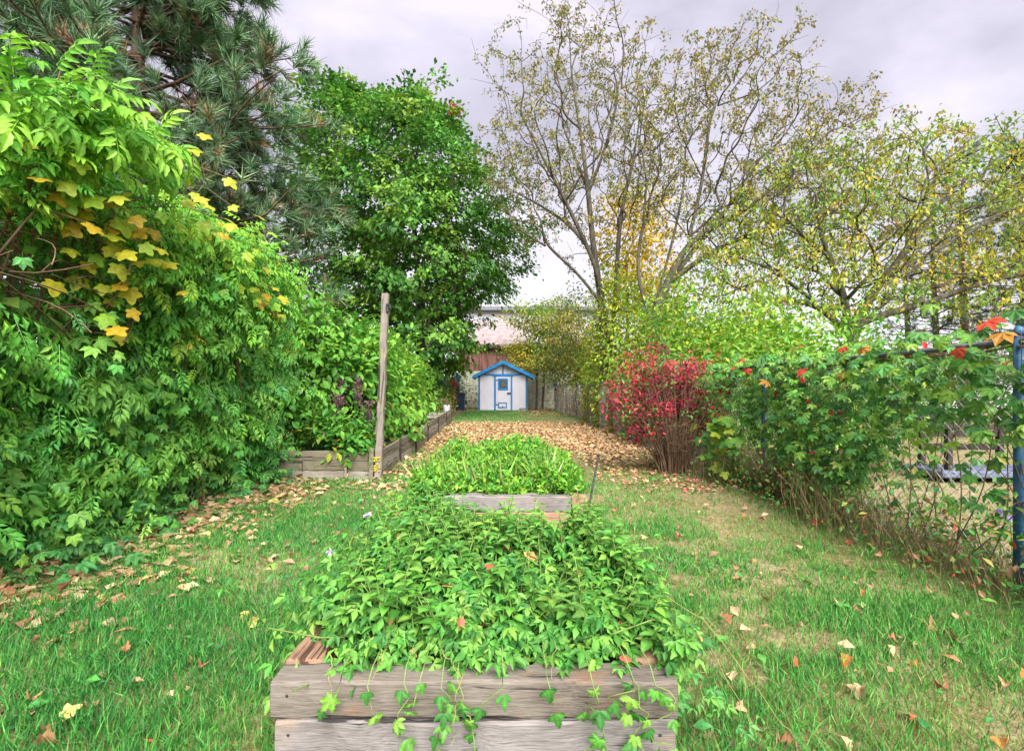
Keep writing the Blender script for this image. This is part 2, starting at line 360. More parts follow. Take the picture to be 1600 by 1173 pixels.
def palmate(tpl, ang=(0, 42, -42, 82, -82), sc=(1, .9, .9, .68, .68), seed=0):
    r = np.random.default_rng(seed)
    it = [(strip_tpl(.01), (0, 0, 0), 0, 0, .35)]
    for a, s in zip(ang, sc): it.append((tpl, (0, .34, 0), math.radians(a) + r.normal() * .08, -.2 + r.normal() * .12, .62 * s))
    return combine(it)
LEAFN = leaf_tpl(5, .19, .35, .4, .14, .36)
LEAFN1 = leaf_tpl(1, .21, .35, .4)
PIN = [pinnate(5, LEAFN, seed=i, jit=.16) for i in range(4)]
PIN_LO = [pinnate(4, LEAFN1, seed=i + 9, ll=.36, jit=.16) for i in range(3)]
PAL = [palmate(LEAF5, seed=i) for i in range(3)]
PAL_LO = palmate(LEAF1)
LEAFB = leaf_tpl(7, .25, .35, .4, .17, .38)
TERN = [palmate(LEAFB, (0, 62, -62), (1.05, .85, .85), seed=i) for i in range(4)] + [palmate(LEAFB, (0, 55, -55, 100, -100), (1, .85, .85, .65, .65), seed=9)]
TERN_LO = palmate(leaf_tpl(1, .27, .35, .35), (0, 68, -68), (1.05, .85, .85))
def needle_tuft(n=26, seed=0):
    r = np.random.default_rng(seed); V = []; T = []
    for i in range(n):
        d = norm(np.array([r.normal() * .62, 1.0 * r.uniform(.3, 1), r.normal() * .62])); L = r.uniform(.75, 1.05)
        s = norm(np.cross(d, r.normal(size=3))) * .032; b = np.array([0, r.uniform(0, .45), 0])
        V += [b - s, b + s, b + d * L]; T.append((3 * i, 3 * i + 1, 3 * i + 2))
    return np.array(V), np.array(T)
TUFT = [needle_tuft(20, i) for i in range(3)]

def frames(yd, nr):
    Y = norm(yd); X = np.cross(Y, nr); bad = np.linalg.norm(X, axis=1) < 1e-4; X[bad] = np.cross(Y[bad], [0.3, 0.2, 0.9]); X = norm(X); Z = np.cross(X, Y)
    return X, Y, Z
def inst(tpl, pos, yd, nr, size, col, cvar=0.0):
    """arrays of a leaf shape: returns V, T, colour per vertex"""
    V, T = tpl; n = len(pos); X, Y, Z = frames(np.asarray(yd, float), np.asarray(nr, float)); size = np.broadcast_to(size, (n,))
    W = pos[:, None, :] + size[:, None, None] * (V[None, :, 0:1] * X[:, None] + V[None, :, 1:2] * Y[:, None] + V[None, :, 2:3] * Z[:, None])
    TT = T[None] + (np.arange(n) * len(V))[:, None, None]
    c = np.repeat(np.asarray(col, float)[:, None, :], len(V), 1)
    if V.shape[1] > 3: c = c * V[None, :, 3:4]
    if cvar: c = c * (1 + cvar * rng.normal(size=(n, len(V), 1)))
    return W.reshape(-1, 3), TT.reshape(-1, 3), np.clip(c, .002, .95).reshape(-1, 3)
class Leaves:
    def __init__(s): s.V = []; s.T = []; s.c = []; s.n = 0
    def add(s, *a, **k):
        if len(a[1]) == 0: return
        V, T, c = inst(*a, **k); s.V.append(V); s.T.append(T + s.n); s.c.append(c); s.n += len(V)
    def build(s, name, mat, parent=None, kind='stuff'):
        o = mobj(name, np.concatenate(s.V), np.concatenate(s.T), mat, parent, np.concatenate(s.c))
        if kind: o["kind"] = kind
        return o
def pick(pal, n, w=None, jit=.14):
    pal = np.array(pal, float); w = None if w is None else np.array(w, float) / sum(w)
    c = pal[rng.choice(len(pal), n, p=w)]
    return np.clip(c * (1 + jit * rng.normal(size=(n, 1))) * (1 + .06 * rng.normal(size=(n, 3))), .003, .9)
def leaf_objects(name, parent, tpls, pal, pos, yd, nr, size, mat, w=None, variants=8):
    """every leaf an object of its own, sharing a few meshes"""
    base = wpos(parent); ms = []
    cols = pick(pal, variants, w)
    if w is None: cols[:min(variants, len(pal))] = np.array(pal)[:variants]
    for i in range(variants):
        V, T = tpls[i % len(tpls)]
        c = np.repeat(cols[i][None], len(V), 0) * (V[:, 3:4] if V.shape[1] > 3 else 1) * (1 + .08 * rng.normal(size=(len(V), 1)))
        ms.append(data_mesh(name, V, T, mat, np.clip(c, .003, .9)))
    X, Y, Z = frames(yd, nr); size = np.broadcast_to(size, (len(pos),))
    k = rng.integers(0, variants, len(pos))
    for i in range(len(pos)):
        o = bpy.data.objects.new(name, ms[k[i]]); C.objects.link(o); o.parent = parent
        p = pos[i] - base; s = size[i]
        o.matrix_basis = Matrix(((X[i, 0] * s, Y[i, 0] * s, Z[i, 0] * s, p[0]), (X[i, 1] * s, Y[i, 1] * s, Z[i, 1] * s, p[1]), (X[i, 2] * s, Y[i, 2] * s, Z[i, 2] * s, p[2]), (0, 0, 0, 1)))

# ------------------------------------------------------------------ woody skeletons
def grow(seed, targets, bf=0.5, up=0.4, step=None):
    """seed: list of polylines (first one starts at the base; the others start on it). Branches reach every target."""
    pos = []; par = []; pl = []
    for li, line in enumerate(seed):
        line = np.asarray(line, float)
        for i, p in enumerate(line):
            if i == 0:
                if li == 0: par.append(-1); pl.append(0.0); pos.append(p); continue
                d = np.linalg.norm(np.array(pos) - p, axis=1); j = int(d.argmin()); last = j; continue
            q = len(pos) - 1 if (li == 0 or i > 1) else last
            par.append(q); pl.append(pl[q] + np.linalg.norm(p - pos[q])); pos.append(p)
    ns = len(pos); nt = len(targets)
    A = np.zeros((ns + nt, 3)); A[:ns] = pos; PL = np.zeros(ns + nt); PL[:ns] = pl; PA = np.full(ns + nt, -1); PA[:ns] = par
    Tg = np.asarray(targets, float); best = np.full(nt, 1e9); bi = np.zeros(nt, int); done = np.zeros(nt, bool)
    def upd(k):
        d = Tg - A[k]; L = np.linalg.norm(d, axis=1)
        c = L + bf * (PL[k] + L) * .5 + up * np.maximum(0, A[k, 2] - Tg[:, 2] + .15 * L)
        m = (c < best) & ~done; best[m] = c[m]; bi[m] = k
    for k in range(1, ns): upd(k)
    cnt = ns
    for _ in range(nt):
        b = np.where(done, 1e9, best); j = int(b.argmin()); done[j] = True
        A[cnt] = Tg[j]; PA[cnt] = bi[j]; PL[cnt] = PL[bi[j]] + np.linalg.norm(Tg[j] - A[bi[j]]); upd(cnt); cnt += 1
    return A, PA, ns
def wood(A, PA, r_tip, r_base, nsmooth=2, sides_hi=7, wob=0.0, minr=0.0):
    n = len(A); A = A.copy(); kids = [[] for _ in range(n)]
    for i in range(n):
        if PA[i] >= 0: kids[PA[i]].append(i)
    tips = np.zeros(n); order = []; st = [0]
    while st:
        k = st.pop(); order.append(k); st += kids[k]
    for k in reversed(order): tips[k] = 1 if not kids[k] else tips[kids[k]].sum()
    if wob: A[1:] += rng.normal(size=(n - 1, 3)) * wob
    ex = math.log(r_base / r_tip) / math.log(max(tips[0], 2)); rad = np.maximum(r_tip * tips ** ex, minr)
    mb = MB(); st = [(0, -1)]
    while st:
        k, p = st.pop(); ch = [p, k] if p >= 0 else [k]
        while kids[k]:
            ks = sorted(kids[k], key=lambda q: -tips[q]); st += [(q, k) for q in ks[1:]]; k = ks[0]; ch.append(k)
        if len(ch) < 2: continue
        pts = A[ch]; r = rad[ch].copy()
        if p >= 0: r[0] = min(r[0], r[1] * 1.15)
        r[-1] *= .5
        # subdivide + smooth
        for _ in range(nsmooth if r[0] > r_tip * 1.5 else 1):
            m = (pts[1:] + pts[:-1]) / 2; q = np.empty((len(pts) * 2 - 1, 3)); q[0::2] = pts; q[1::2] = m
            rr = np.empty(len(q)); rr[0::2] = r; rr[1::2] = (r[1:] + r[:-1]) / 2
            if len(q) > 2: q[1:-1] = .25 * q[:-2] + .5 * q[1:-1] + .25 * q[2:]
            pts, r = q, rr
        s = sides_hi if r[0] > .035 else (4 if r[0] > .012 else 3)
        V, Q = tube(pts, r, s); mb.add(V, None, Q)
    return mb, tips, rad
def ell_shell(n, c, r, inner=0.0, rag=.45):
    d = rvec(n); t = rng.uniform(inner ** 3, 1, n) ** (1 / 3); o = rng.integers(0, 40)
    t = t * (1 + rag * (fbm(np.arctan2(d[:, 0], d[:, 1]) * 1.6, d[:, 2] * 2.2, 1.6, o) - .45) * 1.6); return np.array(c) + d * t[:, None] * np.array(r)
def thin(pts, dmin):
    out = []; cell = {}
    for p in pts:
        k = tuple((p // dmin).astype(int)); ok = True
        for dx in (-1, 0, 1):
            for dy in (-1, 0, 1):
                for dz in (-1, 0, 1):
                    for q in cell.get((k[0] + dx, k[1] + dy, k[2] + dz), ()):
                        if ((p - q) ** 2).sum() < dmin * dmin: ok = False
        if ok: out.append(p); cell.setdefault(k, []).append(p)
    return np.array(out)
def tree(name, label, cat, base, seed, targets, r_tip, r_base, bark, leaf_fn, bf=.5, up=.4, group=None, minr=0.0, crown='crown', wob=0.02):
    t = thing(name, label, cat, tuple(base), group)
    A, PA, ns = grow(seed, targets, bf, up)
    mb, tips, rad = wood(A, PA, r_tip, r_base, wob=wob, minr=minr)
    mb.build('trunk', bark, t, smooth=True)
    L = Leaves(); leaf_fn(L, A, PA, tips, ns)
    L.build(crown, M['leaf'], t)
    return t
def leaves_at(L, A, PA, sel, per, spread, tpl, size, pal, w=None, hang=.6, out_c=None, flat=.5):
    k = np.repeat(np.asarray(sel), per); n = len(k)
    d = norm(A[k] - A[np.maximum(PA[k], 0)] + 1e-6)
    f = rng.random((n, 1)); base = A[k] * (1 - f * .6) + A[np.maximum(PA[k], 0)] * f * .6
    off = rvec(n) * rng.random((n, 1)) ** .5 * spread * np.array([1, 1, flat])
    pos = base + off
    yd = norm(d * .6 + rvec(n) * .8 + np.array([0, 0, -hang]))
    nr = norm(np.array([0, 0, 1.0]) + rvec(n) * .75)
    L.add(tpl, pos, yd, nr, size * rng.uniform(.6, 1.25, n), pick(pal, n, w))
# ------------------------------------------------------------------ ground
xs = np.concatenate([np.linspace(-600, -40, 12)[:-1], np.linspace(-40, -8, 14)[:-1], np.linspace(-8, 8, 65)[:-1], np.linspace(8, 40, 14)[:-1], np.linspace(40, 600, 12)])
ys = np.concatenate([np.linspace(-200, -6, 10)[:-1], np.linspace(-6, 30, 120)[:-1], np.linspace(30, 80, 15)[:-1], np.linspace(80, 1500, 14)])
gx, gy = np.meshgrid(xs, ys); gzv = gz(gx, gy)
nx, ny = len(xs), len(ys); ii = (np.arange(ny - 1)[:, None] * nx + np.arange(nx - 1)[None]).ravel()
def ground_mat():
    m, N, L, bs, out = newmat("lawn")
    tc = N.new('ShaderNodeTexCoord')
    def nz(s, d): t = N.new('ShaderNodeTexNoise'); t.inputs['Scale'].default_value = s; t.inputs['Detail'].default_value = d; t.inputs['Roughness'].default_value = .65; L.new(tc.outputs['Object'], t.inputs['Vector']); return t
    a, b, c = nz(1.1, 5), nz(24, 5), nz(150, 3)
    r1 = ramp(N, [(.35, (.09, .11, .03)), (.48, (.2, .17, .075)), (.58, (.32, .25, .15)), (.72, (.42, .34, .24))])
    mx = N.new('ShaderNodeMixRGB'); mx.inputs['Fac'].default_value = .5; L.new(a.outputs['Fac'], mx.inputs['Color1']); L.new(b.outputs['Fac'], mx.inputs['Color2'])
    L.new(mx.outputs[0], r1.inputs['Fac'])
    mr = N.new('ShaderNodeMapRange'); mr.inputs['From Min'].default_value = .3; mr.inputs['From Max'].default_value = .7; mr.inputs['To Min'].default_value = .6; mr.inputs['To Max'].default_value = 1.3; L.new(c.outputs['Fac'], mr.inputs['Value'])
    mu = N.new('ShaderNodeVectorMath'); mu.operation = 'SCALE'; L.new(r1.outputs[0], mu.inputs[0]); L.new(mr.outputs[0], mu.inputs['Scale'])
    L.new(mu.outputs[0], bs.inputs['Base Color']); bs.inputs['Roughness'].default_value = .95; bs.inputs['Specular IOR Level'].default_value = .1
    bp = N.new('ShaderNodeBump'); bp.inputs['Strength'].default_value = .8; bp.inputs['Distance'].default_value = .02; L.new(b.outputs['Fac'], bp.inputs['Height']); L.new(bp.outputs[0], bs.inputs['Normal'])
    return m
g = mobj('ground', np.stack([gx.ravel(), gy.ravel(), gzv.ravel()], 1), np.stack([ii, ii + 1, ii + nx + 1, ii + nx], 1), ground_mat(), smooth=True)
tag(g, kind='structure')

# ------------------------------------------------------------------ timber pieces (length along local X)
def timber(name, parent, p0, p1, h, d, mat, bev=.006, rough=.0025, seg=14, zc=None):
    """a sawn length from p0 to p1 (centre line), h high, d deep, slightly uneven; object X runs along it"""
    p0 = np.asarray(p0, float); p1 = np.asarray(p1, float); L = np.linalg.norm(p1 - p0)
    hy, hz = d / 2, h / 2; b = bev
    prof = np.array([(-hy + b, -hz), (hy - b, -hz), (hy, -hz + b), (hy, hz - b), (hy - b, hz), (-hy + b, hz), (-hy, hz - b), (-hy, -hz + b)])
    t = np.concatenate([[0, min(.5 * b / L, .01)], np.linspace(0, 1, seg + 1)[1:-1], [1 - min(.5 * b / L, .01), 1]])
    V = []
    for i, q in enumerate(t):
        pr = prof * (1 - (b / max(hy, hz) if i in (0, len(t) - 1) else 0)) + rng.normal(size=(8, 2)) * rough * .6 + rng.normal(size=(1, 2)) * rough
        V.append(np.column_stack([np.full(8, q * L - L / 2), pr]))
    n = len(t); V = np.concatenate(V)
    Q = [(i * 8 + j, i * 8 + (j + 1) % 8, (i + 1) * 8 + (j + 1) % 8, (i + 1) * 8 + j) for i in range(n - 1) for j in range(8)]
    e = (n - 1) * 8
    me = data_mesh(name, V, [np.array(Q), np.array([[7, 6, 5, 4, 3, 2, 1, 0], [e + i for i in range(8)]])], mat)
    o = bpy.data.objects.new(name, me); C.objects.link(o); o.parent = parent
    X = (p1 - p0) / L; upv = np.array([0, 0, 1.]) if abs(X[2]) < .9 else np.array([0, -1., 0]); Yv = norm(np.cross(upv, X)); Z = np.cross(X, Yv)
    c = (p0 + p1) / 2 - (wpos(parent) if parent is not None else 0)
    o.matrix_basis = Matrix(((X[0], Yv[0], Z[0], c[0]), (X[1], Yv[1], Z[1], c[1]), (X[2], Yv[2], Z[2], c[2]), (0, 0, 0, 1)))
    return o

def nail(parent_timber, x, z, y):
    mb = MB(); a = np.arange(8) / 8 * 2 * math.pi
    V = np.concatenate([np.column_stack([x + .004 * np.cos(a), np.full(8, y), z + .004 * np.sin(a)]), [[x, y - .0015, z]]])
    me = data_mesh('nail_head', V, np.array([(8, (i + 1) % 8, i) for i in range(8)]), M['iron'])
    o = link('nail_head', me, parent_timber)
    return o

# the near raised bed
BX0, BX1, BY0, BY1, TH = -.575, .438, 1.2, 2.42, .0925
bed = thing('raised_bed', 'weathered timber raised bed overflowing with bramble leaves', 'raised bed', ((BX0 + BX1) / 2, BY0, 0), 'timber raised beds in the lawn')
for k in range(3):
    z = .052 + k * (TH + .004); mt = [M['timber'], M['timber_grey'], M['timber']][k]
    dx = [.004, .012, 0][k]
    f = timber('timber', bed, (BX0 + dx, BY0 + .045, z), (BX1 - dx * .5, BY0 + .045, z), TH, .09, mt, .007)
    L2 = (BX1 - BX0) / 2
    for xx in (-L2 + .045, L2 - .05): nail(f, xx, .012 if k else -.01, -.0458)
    timber('timber', bed, (BX0, BY1 - .045, z), (BX1, BY1 - .045, z), TH, .09, M['timber'])
    timber('timber', bed, (BX0 + .045, BY0 + .094, z), (BX0 + .045, BY1 - .094, z), TH, .09, M['timber_brown'])
    timber('timber', bed, (BX1 - .045, BY0 + .094, z), (BX1 - .045, BY1 - .094, z), TH, .09, M['timber_brown'])
mb = MB(); mb.box(BX0 + .095, BX1 - .095, BY0 + .096, BY1 - .096, .0, .25); mb.build('soil', M['soil'], bed)

# the second raised bed
CX0, CX1, CY0, CY1, TH2 = -.45, .555, 3.15, 4.5, .1
bed2 = thing('raised_bed', 'pale grey timber raised bed of bright green herbs with a metal stake at its corner', 'raised bed', ((CX0 + CX1) / 2, CY0, 0), 'timber raised beds in the lawn')
for k in range(4):
    z = -.02 + k * (TH2 + .003); mt = [M['timber_brown'], M['timber_brown'], M['timber_brown'], M['timber_grey']][k]
    j = .1 if k % 2 else .0
    if k == 3:
        timber('timber', bed2, (CX0, CY0 + .05, z), (CX1 - .104, CY0 + .05, z), TH2, .1, mt)
        timber('timber', bed2, (CX1 - .05, CY0 - .004, z), (CX1 - .05, CY1 - .104, z), TH2, .1, M['timber_brown'])
    else:
        timber('timber', bed2, (CX0, CY0 + .05, z), (CX1, CY0 + .05, z), TH2, .1, mt)
        timber('timber', bed2, (CX1 - .05, CY0 + .104, z), (CX1 - .05, CY1 - .104, z), TH2, .1, M['timber_brown'])
    timber('timber', bed2, (CX0 + .05, CY0 + .104, z), (CX0 + .05, CY1 - .104, z), TH2, .1, M['timber_brown'])
    timber('timber', bed2, (CX0, CY1 - .05, z), (CX1, CY1 - .05, z), TH2, .1, mt)
mb = MB(); mb.box(CX0 + .105, CX1 - .105, CY0 + .106, CY1 - .106, 0, .29); mb.build('soil', M['soil'], bed2)
st = P(935, 712, 3.2); sb = P(915, 822, 3.1); sb2 = sb + (sb - st) * 1.0; sb2[2] = -.05
mb = MB(); mb.tube([sb2, sb, st], [.008, .0075, .006], 7); mb.tube([st, st + [0.001, 0, .012]], [.011, .007], 7)
tag(mb.build('garden_stake', M['iron'], None, smooth=True), 'thin dark metal stake leaning by the corner of the grey timber bed', 'stake')

# the timber planter along the hedge
PA0, PA1 = np.array([-1.45, 5.67]), np.array([-1.80, 17.3])
pl = thing('timber_planter', 'long low planter of weathered horizontal boards below the hedge', 'planter', (-2.1, 5.67, 0))
bh = .112
for k in range(3):
    z = .056 + k * (bh + .003); sp = [-2.32, -2.32, -2.0][k]
    timber('board', pl, (-2.98, 5.67, z), (sp - .003, 5.67, z), bh, .038, [M['board_pale'], M['board'], M['board']][k])
    timber('board', pl, (sp + .003, 5.672, z), (-1.475, 5.672, z - .004), bh, .038, [M['board_pale'], M['board'], M['board']][k])
timber('upright', pl, (-1.80, 5.64, 0.0), (-1.80, 5.64, .24), .09, .03, M['board_pale'])
Ds = [5.75, 7.0, 8.55, 10.3, 12.5, 15.0, 17.2]
sx = lambda D: -1.45 - (D - 5.67) * .03
for i in range(len(Ds) - 1):
    d0, d1 = Ds[i], Ds[i + 1]; top = [.345, .35, .37, .4, .43, .45][i]; nb = 3
    h = top / nb - .003
    for k in range(nb):
        z = h / 2 + k * (h + .003) + float(gz(0, d0)); w = rng.normal() * .006
        timber('board', pl, (sx(d0) + w, d0 + .035, z), (sx(d1) + w, d1 - .035, z + float(gz(0, d1) - gz(0, d0))), h, .038, M[['board', 'board_pale', 'board'][(i + k) % 3]])
    timber('stake', pl, (sx(d1) + .03, d1, -.03), (sx(d1) + .03, d1, top + float(gz(0, d1)) + .03), .045, .03, M['dark_wood'])
zc = float(gz(0, 15.1))
for k in range(3): timber('board', pl, (-2.42, 15.1, zc + .075 + k * .14), (-1.77, 15.1, zc + .075 + k * .14), .136, .036, M['board_pale'])
# soil of the planter follows its flank
V = []; yy = np.array([5.69, 8, 10, 13, 15, 17.2])
for y in yy: V += [(-3.6, y, 0), (-3.6, y, .27), (sx(y) - .02, y, .27), (sx(y) - .02, y, 0)]
n = len(yy); Q = [(i * 4 + j, i * 4 + j + 1, i * 4 + 4 + j + 1, i * 4 + 4 + j) for i in range(n - 1) for j in range(3)] + [(0, 3, 2, 1)]
mobj('soil', V, np.array(Q), M['soil'], pl)

# the tall post
pb = P(590, 749, 5.6); pb[2] = -.1; pt = P(603, 459, 5.6)
po = thing('wooden_post', 'tall square weathered post standing at the corner of the board planter', 'post', (pb[0], pb[1], 0))
timber('post_shaft', po, pb, pt, .078, .078, M['post'], .008, .003, 20)
timber('side_batten', po, (pb[0] - .075, 5.61, -.05), (pb[0] - .068, 5.61, .38), .05, .05, M['board'], .004)
hk = P(606, 481, 5.55); mb = MB()
mb.box(hk[0] - .02, hk[0] + .012, hk[1] - .012, hk[1] + .02, hk[2] - .05, hk[2] + .05, .004)
mb.tube([hk + [.0, -.01, .03], hk + [.03, -.03, .02], hk + [.045, -.035, -.015], hk + [.03, -.03, -.04]], .007, 6)
mb.build('hook', M['iron'], po)
ms_ = MB()
for _ in range(26):
    q = np.array([pb[0] + rng.uniform(-.03, .035), 5.553, rng.uniform(.12, .28)]); ms_.tube([q, q + [0, -.006, 0]], [.012, .004], 6)
ms_.build('moss', noisemat('moss', [(.3, (.3, .26, .02)), (.7, (.5, .42, .04))], 60, 3), po)

# ------------------------------------------------------------------ chain-link fences
def fence_line(name, label, pts, post_D, H, posts_mat, rail=True, wire_r=.0023, pitch=.072, post_r=.021, skip_mesh=None):
    pts = np.array(pts, float); seg = np.diff(pts, axis=0); sl = np.linalg.norm(seg, axis=1); cum = np.concatenate([[0], np.cumsum(sl)])
    def at(s): return np.array([np.interp(s, cum, pts[:, 0]), np.interp(s, cum, pts[:, 1])])
    t = thing(name, label, 'fence', (pts[0, 0], pts[0, 1], 0))
    for D in post_D:
        s = np.interp(D, pts[:, 1], cum); x, y = at(s); z0 = float(gz(x, y))
        mb = MB(); ln = rng.normal() * .012
        mb.tube([(x, y, z0 - .05), (x + ln * .5, y, z0 + H * .5), (x + ln, y, z0 + H + .01)], post_r, 12)
        o = mb.build('post', posts_mat, t, smooth=True)
        mb = MB(); mb.tube([(x + ln, y, z0 + H + .008), (x + ln, y, z0 + H + .03), (x + ln, y, z0 + H + .05), (x + ln, y, z0 + H + .058)], [post_r * 1.15, post_r * 1.15, post_r * .8, post_r * .2], 12)
        c = mb.build('post_cap', posts_mat, o, smooth=True)
    if rail:
        q = np.linspace(0, cum[-1], 60); xy = np.array([at(s) for s in q]); mb = MB()
        mb.tube(np.column_stack([xy, gz(xy[:, 0], xy[:, 1]) + H - .02 + .008 * np.sin(q * 2)]), .016, 8); mb.build('top_rail', M['grey_rail'], t, smooth=True)
    # woven wire: one zigzag per column
    hd = pitch / 2; nrow = int((H - .08) / hd); Vs = []; Qs = []; n0 = 0
    zz = .03 + np.arange(nrow + 1) * hd
    s = 0.0; k = 0
    while s < cum[-1] - 2 * pitch:
        if hd == pitch / 2 and at(s)[1] > 11:      # too far to tell the diamonds apart: coarser weave
            hd *= 1.8; nrow = int((H - .08) / hd); zz = .03 + np.arange(nrow + 1) * hd; wire_r *= 1.4
        off = np.where((np.arange(nrow + 1) + k) % 2 == 0, 0, hd) ; ss = s + off + .002 * (k % 2)
        x = np.interp(ss, cum, pts[:, 0]); y = np.interp(ss, cum, pts[:, 1])
        bulge = .012 * np.sin(s * 1.9) * np.sin(zz * 2.4)
        V, Q = tube(np.column_stack([x + bulge + .003 * (k % 2), y, gz(x, y) + zz]), wire_r, 3); Vs.append(V); Qs.append(Q + n0); n0 += len(V)
        s += hd; k += 1
    o = mobj('wire_mesh', np.concatenate(Vs), np.concatenate(Qs), M['wire'], t); o["kind"] = 'stuff'
    return t
RF = [(2.62, -2.0), (2.66, 4.93), (2.76, 11), (2.95, 16.5), (2.78, 25.5)]
fence_line('chain_link_fence', 'chain-link fence with worn blue posts tangled in red-flecked creeper', RF, [-1.9, .1, 2.49, 4.94, 8.0, 11.1, 13.8, 16.4, 19.0, 21.6, 25.4], 1.3, M['blue_paint'])
LFp = [(-2.88, -1.0), (-2.84, 5.6)]
lf = fence_line('chain_link_fence', 'rusty chain-link fence almost buried in the pinnate-leaved vine hedge', LFp, [1.7], 1.25, M['grey_rail'], rail=True)
timber('post', lf, (-2.73, 4.42, -.05), (-2.74, 4.42, .55), .05, .05, M['timber_brown'], .004)

# ------------------------------------------------------------------ garden shed
SD = 26.0; SZ = float(gz(0, 25.5)); k = F / SD
def S(px): return (px - VX) / k
def SH(py): return CAM_H - (py - VY) / k
shed = thing('garden_shed', 'small white garden shed with bright blue gable trim and door', 'shed', (S(785.5), SD, SZ))
x0, x1, ze, zr = S(749), S(822.5), SH(588), SH(567); xm = (x0 + x1) / 2; dep = 2.6
V = [(x0, SD, SZ - .1), (x1, SD, SZ - .1), (x1, SD, ze), (xm, SD, zr), (x0, SD, ze)]; V += [(a, b + dep, c) for a, b, c in V]
mobj('wall', V, [np.array([[0, 1, 2, 3, 4], [9, 8, 7, 6, 5]]), np.array([[0, 5, 6, 1], [1, 6, 7, 2], [4, 9, 5, 0]])], M['white_paint'], shed)
# sheet siding panels on the front, with joints
pan = [(x0 + .004, S(772.2)), (S(800.6), x1 - .004)]
for a, b in pan:
    mid = (a + b) / 2
    for q0, q1 in ((a, mid - .006), (mid + .006, b)):
        mb = MB(); mb.box(q0, q1, SD - .016, SD - .002, SZ - .02, SH(586.5), .003); mb.build('siding_panel', M['white_paint'], shed)
# roof: two slabs with fascia boards
ridge = SH(564.5); eL, eR, zE = S(739.2), S(833.8), SH(588.5)
for sgn, ex in ((-1, eL), (1, eR)):
    V = [(xm, SD - .22, ridge), (ex, SD - .22, zE), (ex, SD + dep + .2, zE), (xm, SD + dep + .2, ridge)]
    V = np.array(V); W = V + [0, 0, .05]
    mobj('roof_slope', np.concatenate([V, W]), np.array([[0, 1, 2, 3], [7, 6, 5, 4], [0, 4, 5, 1], [1, 5, 6, 2], [2, 6, 7, 3], [3, 7, 4, 0]]), M['grey_roof'], shed)
    th = .175; up = .045
    V = np.array([(xm, SD - .25, ridge + up), (ex + sgn * .03, SD - .25, zE + up), (ex + sgn * .03, SD - .25, zE + up - th), (xm, SD - .25, ridge + up - th)]); W = V + [0, .028, 0]
    mobj('fascia_board', np.concatenate([V, W]), np.array([[0, 1, 2, 3], [7, 6, 5, 4], [0, 4, 5, 1], [1, 5, 6, 2], [2, 6, 7, 3], [3, 7, 4, 0]]), M['trim_blue'], shed)
    mb = MB(); mb.box(min(ex, ex + sgn * .03), max(ex, ex + sgn * .03), SD - .22, SD + dep + .2, zE - .1, zE + .05); mb.build('eave_board', M['trim_blue'], shed)
for a, b in ((x0 - .06, x0 + .04), (x1 - .04, x1 + .06)):
    mb = MB(); mb.box(a, b, SD - .045, SD + .05, SZ - .03, ze + .03, .004); mb.build('corner_trim', M['trim_teal'], shed)
mb = MB(); mb.box(S(757), S(815), SD - .05, SD - .018, SH(586.4), SH(584), .004); mb.build('tie_beam', M['trim_blue'], shed)
mb = MB(); mb.box(S(785), S(787), SD - .046, SD - .016, SH(583.9), SH(571.5), .003); mb.build('king_post', M['trim_teal'], shed)
for a, b in ((S(772.3), S(774.6)), (S(798.1), S(800.4))):
    mb = MB(); mb.box(a, b, SD - .06, SD - .0, SZ - .03, SH(587.6), .004); mb.build('door_jamb', M['trim_blue'], shed)
mb = MB(); mb.box(S(770.5), S(802.3), SD - .064, SD - .0, SH(587.5), SH(585.6), .004); mb.build('door_head', M['trim_blue'], shed)
mb = MB(); mb.box(S(774.9), S(797.8), SD - .036, SD - .003, SZ + .02, SH(587.8), .006)
door = mb.build('door', M['white_paint'], shed)
wx0, wx1, wz0, wz1 = S(778), S(794), SH(609.3), SH(591)
def frame(parent, name, x0, x1, z0, z1, t, ya, yb, mat):
    mb = MB(); mb.box(x0, x1, ya, yb, z1 - t, z1); mb.box(x0, x1, ya, yb, z0, z0 + t); mb.box(x0, x0 + t, ya, yb, z0 + t, z1 - t); mb.box(x1 - t, x1, ya, yb, z0 + t, z1 - t); return mb.build(name, mat, parent)
frame(door, 'window_frame', wx0, wx1, wz0, wz1, .07, SD - .056, SD - .034, M['trim_blue'])
mb = MB(); mb.box(wx0 + .06, wx1 - .06, SD - .046, SD - .036, wz0 + .06, wz1 - .06); mb.build('window_pane', M['glass'], door)
# dried wreath seen in the little window
a = np.arange(25) / 24 * 2 * math.pi; wc = np.array([(wx0 + wx1) / 2, SD - .052, (wz0 + wz1) / 2 - .02]); mb = MB()
mb.tube(np.column_stack([wc[0] + .06 * np.cos(a), np.full(25, wc[1]), wc[2] + .085 * np.sin(a)]), .022, 6, cap=False); mb.build('wreath', M['timber_brown'], door)
fx0, fx1, fz0, fz1 = S(778.2), S(792.2), SH(637.3), SH(628.6)
frame(door, 'pet_flap_frame', fx0, fx1, fz0, fz1, .055, SD - .058, SD - .034, M['trim_teal'])
mb = MB(); mb.box(fx0 + .055, fx1 - .055, SD - .048, SD - .037, fz0 + .055, fz1 - .055); mb.build('pet_flap', M['white_paint'], door)
mb = MB(); mb.box(S(784.6), S(786.4), SD - .06, SD - .048, SH(635.6), SH(634.3)); mb.build('flap_latch', M['iron'], door)
mb = MB(); mb.box(S(792.4), S(798.0), SD - .075, SD - .035, SH(615.2), SH(613.2), .006); mb.tube([(S(793.2), SD - .07, SH(613.4)), (S(793.2), SD - .09, SH(614.4)), (S(793.2), SD - .07, SH(616))], .014, 6); mb.build('latch', M['iron'], door)
